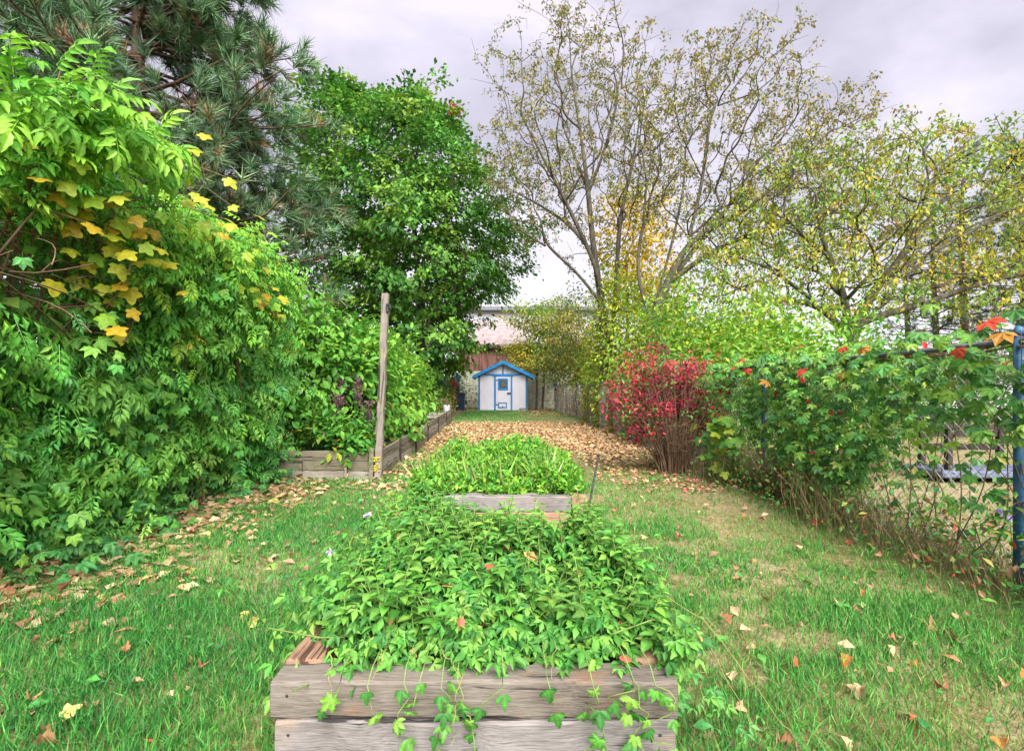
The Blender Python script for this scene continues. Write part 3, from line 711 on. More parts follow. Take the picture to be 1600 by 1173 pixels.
for z_ in (SH(594), SH(632)):
    mb = MB(); mb.box(S(774.9), S(778.6), SD - .05, SD - .036, z_ - .025, z_ + .025, .004); mb.build('hinge', M['iron'], door)
# step, block and boards in front of the shed
mb = MB(); mb.box(S(777), S(796), 25.35, 25.85, SZ - .06, SZ + .02, .02); tag(mb.build('concrete_step', M['stone']), 'low worn concrete step before the shed door', 'step')
mb = MB(); mb.box(S(811), S(822), 25.35, 25.7, SZ - .03, SZ + .15, .015); tag(mb.build('wood_block', M['board_pale']), 'pale wooden block standing against the shed front', 'block')
for i, (a, b, w) in enumerate(((779, 783.5, .22), (788, 791.5, .16), (806, 811.5, .3), (813, 819.5, .26))):
    xa, xb = S(a), S(b); n = 9; aa = np.arange(n) / n * 2 * math.pi; rr = 1 + .2 * rng.normal(size=n)
    V = [((xa + xb) / 2 + (xb - xa) / 2 * np.cos(q) * r, 25.1 + i % 2 * .12 + w / 2 * np.sin(q) * r, SZ - .02) for q, r in zip(aa, rr)]
    V2 = [(x + rng.normal() * .01, y, SZ + .05 + rng.normal() * .012) for x, y, z in V]
    o = mobj('flat_stone', V + V2, [np.array([[i, (i + 1) % n, n + (i + 1) % n, n + i] for i in range(n)]), np.array([[n + i for i in range(n)]])], M['stone'])
    tag(o, 'flat pale stone lying in the grass before the shed step', 'stone', 'stones before the shed')

# ------------------------------------------------------------------ old workshop behind the shed
BD = 30.0; kb = F / BD
def B(px): return (px - VX) / kb
def BH(py): return CAM_H - (py - VY) / kb
ws = thing('workshop', 'old workshop with block base, rusty metal siding and faded pink roof behind the shed', 'building', (1, BD, SZ))
bx0, bx1 = B(717.5), B(905); zb, zt, zs = SZ, BH(579.5), BH(543)
mb = MB(); mb.box(bx0 + .02, bx1 - .02, BD + .03, BD + 5, zb - .2, zs); mb.build('wall_core', M['concrete'], ws)
nrow = 5; rh = (zt - zb) / nrow
for r in range(nrow):
    x = bx0 - (.45 if r % 2 else 0)
    while x < bx1:
        a, b = max(x, bx0), min(x + .9, bx1)
        if b - a > .1:
            mb = MB(); j = rng.uniform(0, .02); mb.box(a + .008, b - .008, BD - .03 - j, BD + .02, zb + r * rh + .008, zb + (r + 1) * rh - .006, .012); mb.build('block', M['concrete'], ws)
        x += .9
x = bx0 - .05; i = 0
while x < bx1:
    w = .62; mb = MB(); nn = 9; xs_ = np.linspace(x, x + w - .01, nn * 2); yo = BD - .05 + .025 * (np.arange(nn * 2) // 1 % 4 < 2) + rng.normal() * .008
    Vb = [(q, y, zt + .02 + rng.normal() * .0) for q, y in zip(xs_, yo)]; Vt = [(q, y, zs - .02) for q, y in zip(xs_, yo)]
    m = len(xs_); mb.add(Vb + Vt, None, [(i_, i_ + 1, m + i_ + 1, m + i_) for i_ in range(m - 1)])
    mb.build('siding_sheet', M['rust'], ws); x += w; i += 1
mb = MB(); mb.box(bx0 - .3, bx1 + .3, BD - .32, BD - .27, zs - .06, zs + .16, .01); mb.build('fascia', M['maroon'], ws)
V = np.array([(bx0 - .3, BD - .34, zs + .12), (bx1 + .3, BD - .34, zs + .12), (bx1 + .3, 35, BH(541) + 2.35), (bx0 - .3, 35, BH(541) + 2.35)]); W = V - [0, 0, .1]
mobj('roof', np.concatenate([V, W]), np.array([[0, 1, 2, 3], [7, 6, 5, 4], [0, 4, 5, 1], [1, 5, 6, 2], [2, 6, 7, 3], [3, 7, 4, 0]]), M['shingle'], ws)
wx = B(880)
f_ = frame(ws, 'window', B(862), B(872), BH(605), BH(590), .05, BD - .09, BD - .04, M['pale_wall'])
mb = MB(); mb.box(B(862) + .05, B(872) - .05, BD - .07, BD - .045, BH(605) + .05, BH(590) - .05); mb.build('window_pane', M['glass'], f_)

WD = 46.0; kw = F / WD
wh = thing('warehouse', 'long pale warehouse with low grey roof rising behind the workshop', 'building', (10, WD, 0))
wz = CAM_H + (616 - 484) / kw; wr = CAM_H + (616 - 472) / kw
mb = MB(); mb.box(-9, 17, WD, WD + 18, -.2, wz); mb.build('wall', M['pale_wall'], wh)
for i in range(11):
    mb = MB(); xa = -9 + i * 2.32; mb.box(xa + .03, xa + 2.29, WD - .05, WD - .003, .3, wz - .1, .01); mb.build('cladding_panel', M['pale_wall'], wh)
V = np.array([(-9.6, WD - .5, wz), (17.6, WD - .5, wz), (17.6, WD + 8, wr + 1.0), (-9.6, WD + 8, wr + 1.0)]); W = V + [0, 0, .25]
mobj('roof', np.concatenate([V, W]), np.array([[0, 3, 2, 1], [4, 5, 6, 7], [0, 1, 5, 4], [1, 2, 6, 5], [2, 3, 7, 6], [3, 0, 4, 7]]), M['grey_roof'], wh)
mb = MB(); mb.box(-9.7, 17.7, WD - .62, WD - .5, wz - .12, wz + .2); mb.build('gutter', M['grey_rail'], wh)

# pale house beyond the right-hand fence
hs = thing('neighbour_house', 'pale single-storey house beyond the creeper fence and tall ash', 'building', (17, 25, 0))
mb = MB(); mb.box(10, 27, 25, 32, -.1, 3.0); mb.build('wall', M['pale_wall'], hs)
for r in range(12):
    mb = MB(); mb.box(9.99, 27.01, 24.97 - .004 * (r % 2), 24.998, .05 + r * .243, .28 + r * .243); mb.build('siding_board', M['pale_wall'], hs)
V = np.array([(9.5, 24.5, 2.95), (27.5, 24.5, 2.95), (27.5, 28.5, 4.3), (9.5, 28.5, 4.3), (27.5, 32.5, 2.95), (9.5, 32.5, 2.95)])
mobj('roof', V, [np.array([[0, 1, 2, 3], [3, 2, 4, 5]]), np.array([[0, 3, 5], [1, 4, 2]])], M['grey_roof'], hs)
for xa in (12.0, 16.5, 21.5):
    f_ = frame(hs, 'window', xa, xa + 1.3, 1.0, 2.1, .08, 24.92, 24.965, M['grey_rail']); mb = MB(); mb.box(xa + .08, xa + 1.22, 24.94, 24.962, 1.08, 2.02); mb.build('window_pane', M['glass'], f_)

# ------------------------------------------------------------------ things by the far left corner
bn = thing('wheelie_bin', 'navy blue wheeled bin beside the block wall', 'bin', (B(720) , 25.2, SZ))
bx = (719.5 - VX) / F * 25.2; bw = .24
V = [(bx - bw * .82, 25.0, SZ + .06), (bx + bw * .82, 25.0, SZ + .06), (bx + bw * .82, 25.45, SZ + .06), (bx - bw * .82, 25.45, SZ + .06), (bx - bw, 24.92, SZ + .9), (bx + bw, 24.92, SZ + .9), (bx + bw, 25.52, SZ + .9), (bx - bw, 25.52, SZ + .9)]
mobj('body', V, np.array([[3, 2, 1, 0], [0, 1, 5, 4], [1, 2, 6, 5], [2, 3, 7, 6], [3, 0, 4, 7]]), M['navy'], bn)
mb = MB(); mb.box(bx - bw - .02, bx + bw + .02, 24.88, 25.54, SZ + .9, SZ + .96, .02); mb.build('lid', M['navy'], bn)
for s in (-1, 1):
    mb = MB(); mb.tube([(bx + s * (bw - .02), 25.47, SZ + .09), (bx + s * (bw + .03), 25.47, SZ + .09)], .1, 14); mb.build('wheel', M['iron'], bn)
mb = MB(); mb.tube([(bx - bw, 25.56, SZ + .88), (bx + bw, 25.56, SZ + .88)], .018, 8); mb.build('handle', M['navy'], bn)

ts = thing('privacy_screen', 'dark teal fabric screen strung between posts under the maple', 'screen', (-3.0, 27.2, SZ))
sk = F / 27.2; sa, sb_ = (664 - VX) / sk, (717 - VX) / sk; n = 24; u = np.linspace(0, 1, n); zt_ = CAM_H + (616 - 586) / sk - .12 * np.sin(u * math.pi); V = []
for a, z in zip(u, zt_): V.append((sa + (sb_ - sa) * a, 27.2 + .05 * math.sin(a * 31), z))
for a, z in zip(u, zt_): V.append((sa + (sb_ - sa) * a, 27.2 + .09 * math.sin(a * 29), SZ + .75 + .06 * math.sin(a * 9)))
o = mobj('fabric', V, np.array([(n + i, n + i + 1, i + 1, i) for i in range(n - 1)]), M['teal_cloth'], ts, smooth=True)
sm = o.modifiers.new('solid', 'SOLIDIFY'); sm.thickness = .012
for x in (sa, sb_):
    mb = MB(); mb.tube([(x, 27.22, SZ - .1), (x, 27.22, CAM_H + 30 / sk + .05)], .045, 8); mb.build('post', M['teal_cloth'], ts)

lp = thing('lattice_panel', 'white diagonal lattice panel half hidden by planter shrubs', 'lattice', (-2.95, 19.5, 0.05))
lx0, lx1, ly, lz0, lz1 = -3.35, -2.55, 19.5, .1, 1.45
fr = frame(lp, 'frame', lx0, lx1, lz0, lz1, .05, ly - .02, ly + .02, M['white_paint'])
for sgn in (-1, 1):
    c = -1.4
    while c < 1.45:
        p = []
        for q in np.linspace(0, 1, 60):
            xx = lx0 + .05 + (lx1 - lx0 - .1) * q; zz = (lz0 + lz1) / 2 + c + sgn * (xx - (lx0 + lx1) / 2)
            if lz0 + .05 <= zz <= lz1 - .05: p.append((xx, ly + sgn * .008, zz))
        if len(p) > 3: timber('slat', lp, p[0], p[-1], .03, .008, M['white_paint'], .001, .0, 1)
        c += .14

# garden seat beyond the right-hand fence
gs = thing('garden_bench', 'low dark garden bench with slate-blue slab beyond the chain-link fence', 'bench', (5.55, 5.8, 0))
mb = MB(); mb.box(5.0, 6.3, 5.5, 6.1, .05, .13, .015); mb.build('slab', M['slate_paint'], gs)
for x, y in ((5.16, 5.62), (5.16, 5.98), (6.12, 5.62), (6.12, 5.98)):
    mb = MB(); mb.box(x - .03, x + .03, y - .03, y + .03, -.02, .7 if y > 5.8 else .6, .004); mb.build('upright', M['dark_wood'], gs)
for y in (5.62, 5.98):
    mb = MB(); mb.box(5.1, 6.18, y - .045, y + .045, .6 if y < 5.8 else .7, .645 if y < 5.8 else .745, .006); mb.build('arm_rail', M['dark_wood'], gs)
for z in (.32, .48):
    mb = MB(); mb.box(5.19, 6.09, 5.97, 5.992, z, z + .08, .004); mb.build('back_slat', M['dark_wood'], gs)
# ================================================================== large trees
UP = np.array([0, 0, 1.0])
# ---- broad green maple
MD = 19.0
def maple():
    base = np.array([-3.1, MD, 0.05])
    zk = np.array([1.4, 2.4, 4.3, 6.2, 7.6, 9.3, 10.8, 12.0, 12.7]); Rr = np.array([1.0, 1.7, 3.2, 4.7, 4.2, 3.1, 1.9, .9, .2]); Rl = np.array([2.6, 4.4, 5.0, 5.1, 5.1, 4.9, 4.4, 3.7, 1.8])
    n = 5200; z = rng.uniform(1.5, 12.7, n); a = rng.uniform(0, 2 * math.pi, n); c = np.cos(a)
    R = np.where(c > 0, np.interp(z, zk, Rr), np.interp(z, zk, Rl)) * np.abs(c) + np.interp(z, zk, [2, 3, 3.8, 4.2, 4.2, 3.8, 3, 2, .8]) * (1 - np.abs(c))
    R = R * (1 + .16 * (fbm(a * 2.2, z * .55, 1.0) - .5) * 2)
    r = R * rng.uniform(.1, 1, n) ** .55
    pts = np.column_stack([-3.55 + r * c, MD + r * np.sin(a), z + .15 * rng.normal(size=n)])
    pts[:, 2] = np.minimum(pts[:, 2], 1 + (12.3 - 1) * pts[:, 1] / MD); pts = pts[(pts[:, 1] > MD - 4.6)]
    pts = thin(pts, 1.12)
    top_ = np.column_stack([rng.uniform(-8.2, -1.6, 26), MD + .8 + rng.normal(size=26) * .4, np.zeros(26)]); top_[:, 2] = np.interp(top_[:, 0], [-8.2, -6.5, -4, -2.5, -1.6], [11.9, 12.6, 13.0, 12.2, 11.0]) + rng.uniform(-.5, .5, 26)
    pts = np.concatenate([pts, top_]); k = np.repeat(np.arange(len(pts)), 5); pts = pts[k] + rng.normal(size=(len(k), 3)) * np.array([.42, .42, .26])
    seed = [[base, base + [0, 0, 1.5], base + [-.05, .05, 3.2], base + [-.15, .1, 5.5], base + [-.3, 0, 7.5], base + [-.5, 0, 9.8]],
            [base + [0, 0, 1.5], base + [.9, -.4, 3.2], base + [1.9, -.8, 5.2]], [base + [-.05, .05, 3.2], base + [-1.3, -.6, 5.0], base + [-2.6, -1, 7.5]],
            [base + [-.15, .1, 5.5], base + [.9, .3, 7.4], base + [1.2, .2, 9.6]]]
    pal = [(.04, .14, .022), (.06, .195, .027), (.09, .25, .032), (.14, .3, .037), (.2, .33, .045)]
    def lf(L, A, PA, tips, ns):
        c = A[ns:]; per = 60; k = np.repeat(np.arange(len(c)), per); n = len(k)
        q = rng.normal(size=(n, 3)) * np.array([.24, .24, .11]); rr = np.linalg.norm(q[:, :2], axis=1)
        pos = c[k] + q; pos[:, 2] -= rr ** 2 * .5
        outw = norm((c[k] - np.array([-3.5, MD, 6.5])) * np.array([1, 1, .5]))
        cc = np.array(pal)[rng.choice(5, len(c), p=[.12, .26, .32, .22, .08])][k] * (1 + .22 * rng.normal(size=(n, 1)))
        L.add(LEAF1W, pos, norm(outw * .8 + rvec(n) * .7 - UP * .35), norm(UP + outw * .5 + rvec(n) * .5), .182 * rng.uniform(.6, 1.25, n), np.clip(cc, .006, .6))
        rc = P(710, 172, MD - .2); m = 60; L.add(LEAF1W, rc + rng.normal(size=(m, 3)) * .12, rvec(m), norm(UP + rvec(m)), .16, pick([(.4, .08, .03), (.35, .05, .03)], m))
    return tree('maple_tree', 'broad dense green maple with a tiny red tuft near its top', 'tree', base, seed, pts, .012, .26, M['bark'], lf, bf=.35, up=.25)
maple()

THIN = [(.24, .23, .06), (.18, .21, .055), (.3, .24, .06), (.13, .18, .05), (.25, .15, .06), (.33, .28, .11)]
def pxl(D, pts, dy=None): return [P(x, y, D + (0 if dy is None else dy * i / (len(pts) - 1))) for i, (x, y) in enumerate(pts)]
# ---- tall half-bare tree
def tall_tree():
    D = 15.0; b = P(948, 683, D); b[2] = float(gz(b[0], D)) - .03
    seed = [[b] + pxl(D, [(946, 600), (945, 480), (930, 400), (920, 300), (905, 200), (893, 120), (889, 30)]),
            pxl(D, [(945, 480), (932, 420), (893, 335), (862, 275), (822, 195)], -1.2), pxl(D, [(930, 400), (890, 350), (835, 318), (785, 290)], 1.2),
            pxl(D, [(946, 600), (962, 480), (966, 350), (985, 260), (1006, 160), (1022, 75)], .9), pxl(D, [(920, 300), (948, 230), (968, 140), (975, 60)], -1.3),
            pxl(D, [(920, 300), (880, 200), (850, 110)], 1.5), pxl(D, [(945, 480), (900, 420), (850, 385), (800, 350)], -.4)]
    pts = np.concatenate([ell_shell(1500, P(905, 195, D), (3.1, 2.5, 3.7), .25), ell_shell(420, P(830, 280, D), (1.5, 1.5, 1.6)), ell_shell(330, P(985, 190, D), (1.35, 1.5, 2.6)), ell_shell(60, P(890, 25, D), (.6, .6, .6))])
    pts = thin(pts[pts[:, 2] > 4.6], .235)
    def lf(L, A, PA, tips, ns):
        s = np.where(tips <= 2)[0]; s = s[s >= ns]
        s = s[rng.random(len(s)) < .72]; leaves_at(L, A, PA, s, 18, .15, LEAF1, .095, THIN, [2, 3, 2, 2.6, 1.2, 1.0], hang=.7, flat=1)
    return tree('tall_tree', 'tall half-bare tree with fine upswept twigs and sparse olive leaves', 'tree', b, seed, pts, .0062, .135, M['bark_green'], lf, bf=.55, up=.7, minr=.0062, wob=.03)
tall_tree()
# ---- leaning many-stemmed tree beside it
def leaning_tree():
    D = 13.0; b = P(1012, 700, D); b[2] = float(gz(b[0], D)) - .03
    seed = [[b] + pxl(D, [(1012, 600), (1014, 500), (1042, 440), (1078, 370), (1100, 285), (1112, 180), (1138, 70)]),
            pxl(D, [(1014, 500), (994, 430), (1006, 350), (1012, 280), (1000, 220)], .8), pxl(D, [(1042, 440), (1120, 386), (1205, 352), (1290, 332), (1345, 330)], -1.2),
            pxl(D, [(1042, 440), (1125, 335), (1185, 255), (1228, 160)], 1.2), pxl(D, [(1078, 370), (1160, 335), (1240, 265), (1300, 205)], -.6), pxl(D, [(1100, 285), (1060, 210), (1050, 140), (1068, 75)], -1.2),
            pxl(D, [(1014, 500), (1060, 350), (1075, 260), (1090, 130)], 1.4)]
    pts = np.concatenate([ell_shell(1300, P(1130, 235, D), (2.7, 2.3, 3.0), .25), ell_shell(620, P(1250, 290, D), (2.2, 1.6, 1.7)), ell_shell(200, P(1320, 330, D - 1), (1.4, 1.0, .9)), ell_shell(420, P(1300, 220, D), (1.9, 1.5, 1.3)), ell_shell(160, P(1020, 280, D), (.9, 1.3, 1.4)), ell_shell(90, P(1130, 90, D), (1.1, 1.0, .8))])
    pts = thin(pts[pts[:, 2] > 4.3], .235)
    def lf(L, A, PA, tips, ns):
        s = np.where(tips <= 2)[0]; s = s[s >= ns]
        s = s[rng.random(len(s)) < .72]; leaves_at(L, A, PA, s, 19, .15, LEAF1, .095, THIN, [2.4, 3, 2.4, 2.6, 1.3, 1.0], hang=.7, flat=1)
    return tree('leaning_tree', 'multi-stemmed tree leaning over the fence with thin arching limbs and olive leaves', 'tree', b, seed, pts, .006, .125, M['bark_green'], lf, bf=.5, up=.6, minr=.006, wob=.03)
leaning_tree()
# ---- spreading yellow-green ash
def ash():
    D = 11.5; b = P(1326, 700, D); b[2] = -.03
    seed = [[b] + pxl(D, [(1326, 600), (1327, 520), (1320, 470), (1292, 400), (1272, 330), (1255, 255)]), pxl(D, [(1327, 520), (1376, 440), (1422, 390), (1452, 300), (1442, 215)], -1),
            pxl(D, [(1326, 540), (1350, 500), (1440, 478), (1520, 446), (1610, 422), (1700, 420)], -.8), pxl(D, [(1422, 390), (1485, 300), (1560, 222), (1620, 180)], 1), pxl(D, [(1327, 520), (1270, 470), (1210, 425), (1160, 400)], -1.5),
            pxl(D, [(1376, 440), (1480, 380), (1580, 330), (1680, 300)], .6)]
    pts = np.concatenate([ell_shell(900, P(1420, 330, D), (4.2, 2.6, 1.9)), ell_shell(260, P(1240, 330, D), (1.6, 1.6, 1.5)), ell_shell(260, P(1440, 262, D), (2.2, 1.5, 1.1)), ell_shell(420, P(1250, 430, D - 1), (2.6, 1.2, 1.0)), ell_shell(260, P(1160, 400, D), (1.4, 1.2, 1.2)), ell_shell(320, P(1500, 440, D - .5), (2.6, 1.4, .9)), ell_shell(300, P(1680, 330, D), (2.2, 2.2, 2.0))])
    pts = thin(pts[pts[:, 2] > 2.3], .33)
    pal = [(.19, .3, .045), (.29, .34, .04), (.42, .35, .04), (.12, .24, .04), (.3, .22, .06)]
    def lf(L, A, PA, tips, ns):
        s = np.where(tips <= 3)[0]; s = s[s >= ns]; cl = rng.choice(5, len(s), p=[.28, .26, .2, .2, .06])
        # each twig keeps one hue
        for q in range(5):
            ss = s[cl == q]
            if len(ss): leaves_at(L, A, PA, ss, 23, .24, LEAF1, .105, [pal[q], pal[(q + 1) % 4]], [4, 1], hang=.9, flat=.8)
    return tree('ash_tree', 'low spreading ash with yellow-green drooping leaves beyond the creeper fence', 'tree', b, seed, pts, .009, .15, M['bark_green'], lf, bf=.5, up=.3, minr=.008)
ash()
# ---- smaller trees: simple rounded crowns of leaf clumps
def clump_tree(name, label, base, cen, rad, n, per, pal, w, size, tpl=LEAF1W, dmin=.4, r_base=.07, cat='tree', sp=(.3, .3, .16), bark='bark', group=None, layered=False):
    base = np.array(base, float); base[2] = float(gz(base[0], base[1])) - .02
    pts = np.concatenate([ell_shell(n, c, r, .2) for c, r in zip(cen, rad)]); pts = thin(pts[pts[:, 2] > base[2] + .25], dmin)
    top = np.array(cen[0]); seed = [[base, base * .6 + top * .4 + [.05, 0, -.2], base * .25 + top * .75]]
    def lf(L, A, PA, tips, ns):
        c = A[ns:]; k = np.repeat(np.arange(len(c)), per); m = len(k); pos = c[k] + rng.normal(size=(m, 3)) * np.array(sp)
        outw = norm(c[k] - top); pp = np.array(pal); ww = np.array(w, float) / sum(w)
        cc = pp[rng.choice(len(pp), len(c), p=ww)][k] * (1 + .2 * rng.normal(size=(m, 1)))
        L.add(tpl, pos, norm(outw * .6 + rvec(m) * .8 - UP * .4), norm(UP * .9 + outw * .5 + rvec(m) * .6), size * rng.uniform(.6, 1.25, m), np.clip(cc, .005, .8))
    return tree(name, label, cat, base, seed, pts, .006, r_base, M[bark], lf, bf=.3, up=.15, group=group, minr=.005)
YG = [(.2, .28, .035), (.3, .32, .04), (.11, .23, .035), (.45, .36, .03)]
clump_tree('yellow_tree', 'clear golden-yellow tree glowing behind the half-bare trunks', (4.9, 19.5, 0), [P(985, 375, 19.5), P(1010, 440, 19.5)], [(1.5, 1.3, 2.2), (1.5, 1.2, 1.3)], 260, 46, [(.6, .42, .02), (.5, .38, .03), (.36, .34, .04)], [3, 3, 1.6], .15, dmin=.5)
clump_tree('young_tree', 'small lime-green tree growing against the pink-roofed workshop', (2.3, 27.6, 0), [P(852, 497, 27.6), P(862, 545, 27.4)], [(2.0, 1.2, 1.0), (1.9, 1.0, 1.1)], 240, 50, YG, [3, 2, 3, .7], .15, dmin=.42)
clump_tree('young_tree', 'yellow-leaved sapling spreading flat branches just beside the blue-roofed shed', (1.9, 27.0, 0), [P(838, 566, 27.0), P(815, 548, 28)], [(1.5, .8, .55), (1.0, .6, .4)], 120, 44, YG, [2, 3, 1.5, 3], .13, dmin=.33, sp=(.3, .3, .08))
clump_tree('scrub_tree', 'olive scrub tree filling the far end of the chain-link fence', (3.5, 24, 0), [P(905, 520, 24), P(890, 570, 24)], [(1.5, 1.3, 2.2), (1.6, 1.2, 1.2)], 300, 50, [(.2, .24, .05), (.3, .28, .06), (.12, .2, .04), (.4, .32, .05)], [3, 2, 3, 1], .13, dmin=.42)

# ---- pine and larches
def conifer(name, label, base, H, z0, zw, wid, per_whorl, drop, pal, w, tsize, trunk_r, twig_n, tuft_per, group=None, bark='bark_pine'):
    base = np.array(base, float); t = thing(name, label, 'tree', tuple(base), group); mb = MB()
    mb.tube([base + [0, 0, -.1], base + [.05, 0, H * .3], base + [-.05, .05, H * .65], base + [0, 0, H]], [trunk_r, trunk_r * .8, trunk_r * .5, .02], 9)
    L = Leaves(); PT = [[], [], []]
    z = z0
    while z < H - .2:
        zz = np.clip((z - z0) / (H - z0), 0, 1); R = np.interp(zz, *wid)
        for q in range(per_whorl):
            a = rng.uniform(0, 2 * math.pi); ln = R * rng.uniform(.65, 1.1); d = np.array([math.cos(a), math.sin(a), 0]); p0 = base + [0, 0, z + rng.normal() * zw * .3]
            sl = drop + rng.normal() * .1
            u = np.linspace(0, 1, 7); br = p0 + d * (u * ln)[:, None] + UP * (u * sl * ln + .18 * ln * u ** 3)[:, None] + rng.normal(size=(7, 3)) * .03 * ln * u[:, None]
            V, Q = tube(br, np.linspace(.035, .008, 7) * (.5 + ln * .25) * trunk_r / .2, 4); mb.add(V, None, Q)
            for k in range(twig_n):
                f = rng.uniform(.28, 1); i = f * 6; b = br[int(min(i, 5))] + (br[int(min(i, 5)) + 1] - br[int(min(i, 5))]) * (i - int(min(i, 5)))
                sd = norm(d * .9 + rvec(1)[0] * .9 + UP * .25); tl = rng.uniform(.25, .6) * (.5 + .25 * ln)
                V, Q = tube([b, b + sd * tl * .5 - UP * .03, b + sd * tl], [.008, .006, .004], 3); mb.add(V, None, Q)
                for m in range(tuft_per):
                    pp = b + sd * tl * rng.uniform(.25, 1.0); PT[rng.integers(0, 3)].append(np.concatenate([pp, norm(sd + UP * .35 + rvec(1)[0] * .45)]))
        z += zw
    mb.build('trunk', M[bark], t, smooth=True)
    for i in range(3):
        A = np.array(PT[i])
        if len(A): L.add(TUFT[i], A[:, :3], A[:, 3:], rvec(len(A)), tsize * rng.uniform(.7, 1.2, len(A)), pick(pal, len(A), w, .2))
    L.build('crown', M['needle'], t)
    return t
conifer('pine_tree', 'tall dark pine with drooping long-needled boughs behind the vine hedge', (-8.6, 11.5, 0), 15.5, 2.2, .5, ([0, .35, .6, 1], [4.2, 4.1, 3.0, .5]), 10, -.14, [(.08, .17, .085), (.13, .24, .12), (.2, .31, .16), (.28, .16, .1)], [3, 4, 2.2, .7], .38, .24, 11, 4)
for (px, D, H, lab) in ((1418, 19, 8.5, 'slim sparse larch with bare lower trunk beside the ash'), (1461, 18, 9.5, 'straight dark larch trunk ringed with thin level branches'), (1506, 17, 9.8, 'thick reddish larch trunk with thin level dead branches'), (1600, 16, 9.6, 'blue-green larch carrying fuller needles than its neighbours')):
    full = px == 1600
    conifer('larch_tree', lab, ((px - VX) / F * D, D, 0), H, 1.2, .42, ([0, .5, 1], [1.9, 1.5, .3]), 5, .06, [(.07, .15, .11), (.1, .18, .1), (.3, .28, .05)], [3, 3, 1], .2, .13 if px != 1506 else .16, 4 if not full else 9, 1 if not full else 3, 'larches beyond the fence')

# ================================================================== the left hedge
HPAL_LOW = [(.08, .28, .045), (.12, .35, .05), (.17, .42, .06), (.24, .48, .08), (.11, .33, .09)]
HPAL_TOP = [(.13, .36, .035), (.19, .43, .04), (.26, .47, .045), (.09, .31, .04), (.46, .42, .04)]
def hedge_top(y): return np.interp(y, [0, 2, 3, 5.0, 5.7, 6.5, 8, 10, 12.5], [2.05, 2.1, 2.42, 2.55, 2.4, 2.05, 2.0, 2.0, 1.8]) + .3 * (fbm(y, 0 * y, 1.4, 3) - .5)
def hedge_face(y, z):
    f = np.interp(z, [0, .3, .8, 1.4, 2.1, 2.5, 2.8], [-2.82, -2.78, -2.72, -2.68, -2.56, -2.6, -2.85])
    return f + .5 * (fbm(y, z, 1.6, 1) - .5)
def cavity(y, z): return np.exp(-(((y - 2.6) / .5) ** 2 + ((z - 1.8) / .27) ** 2)) * 1.15
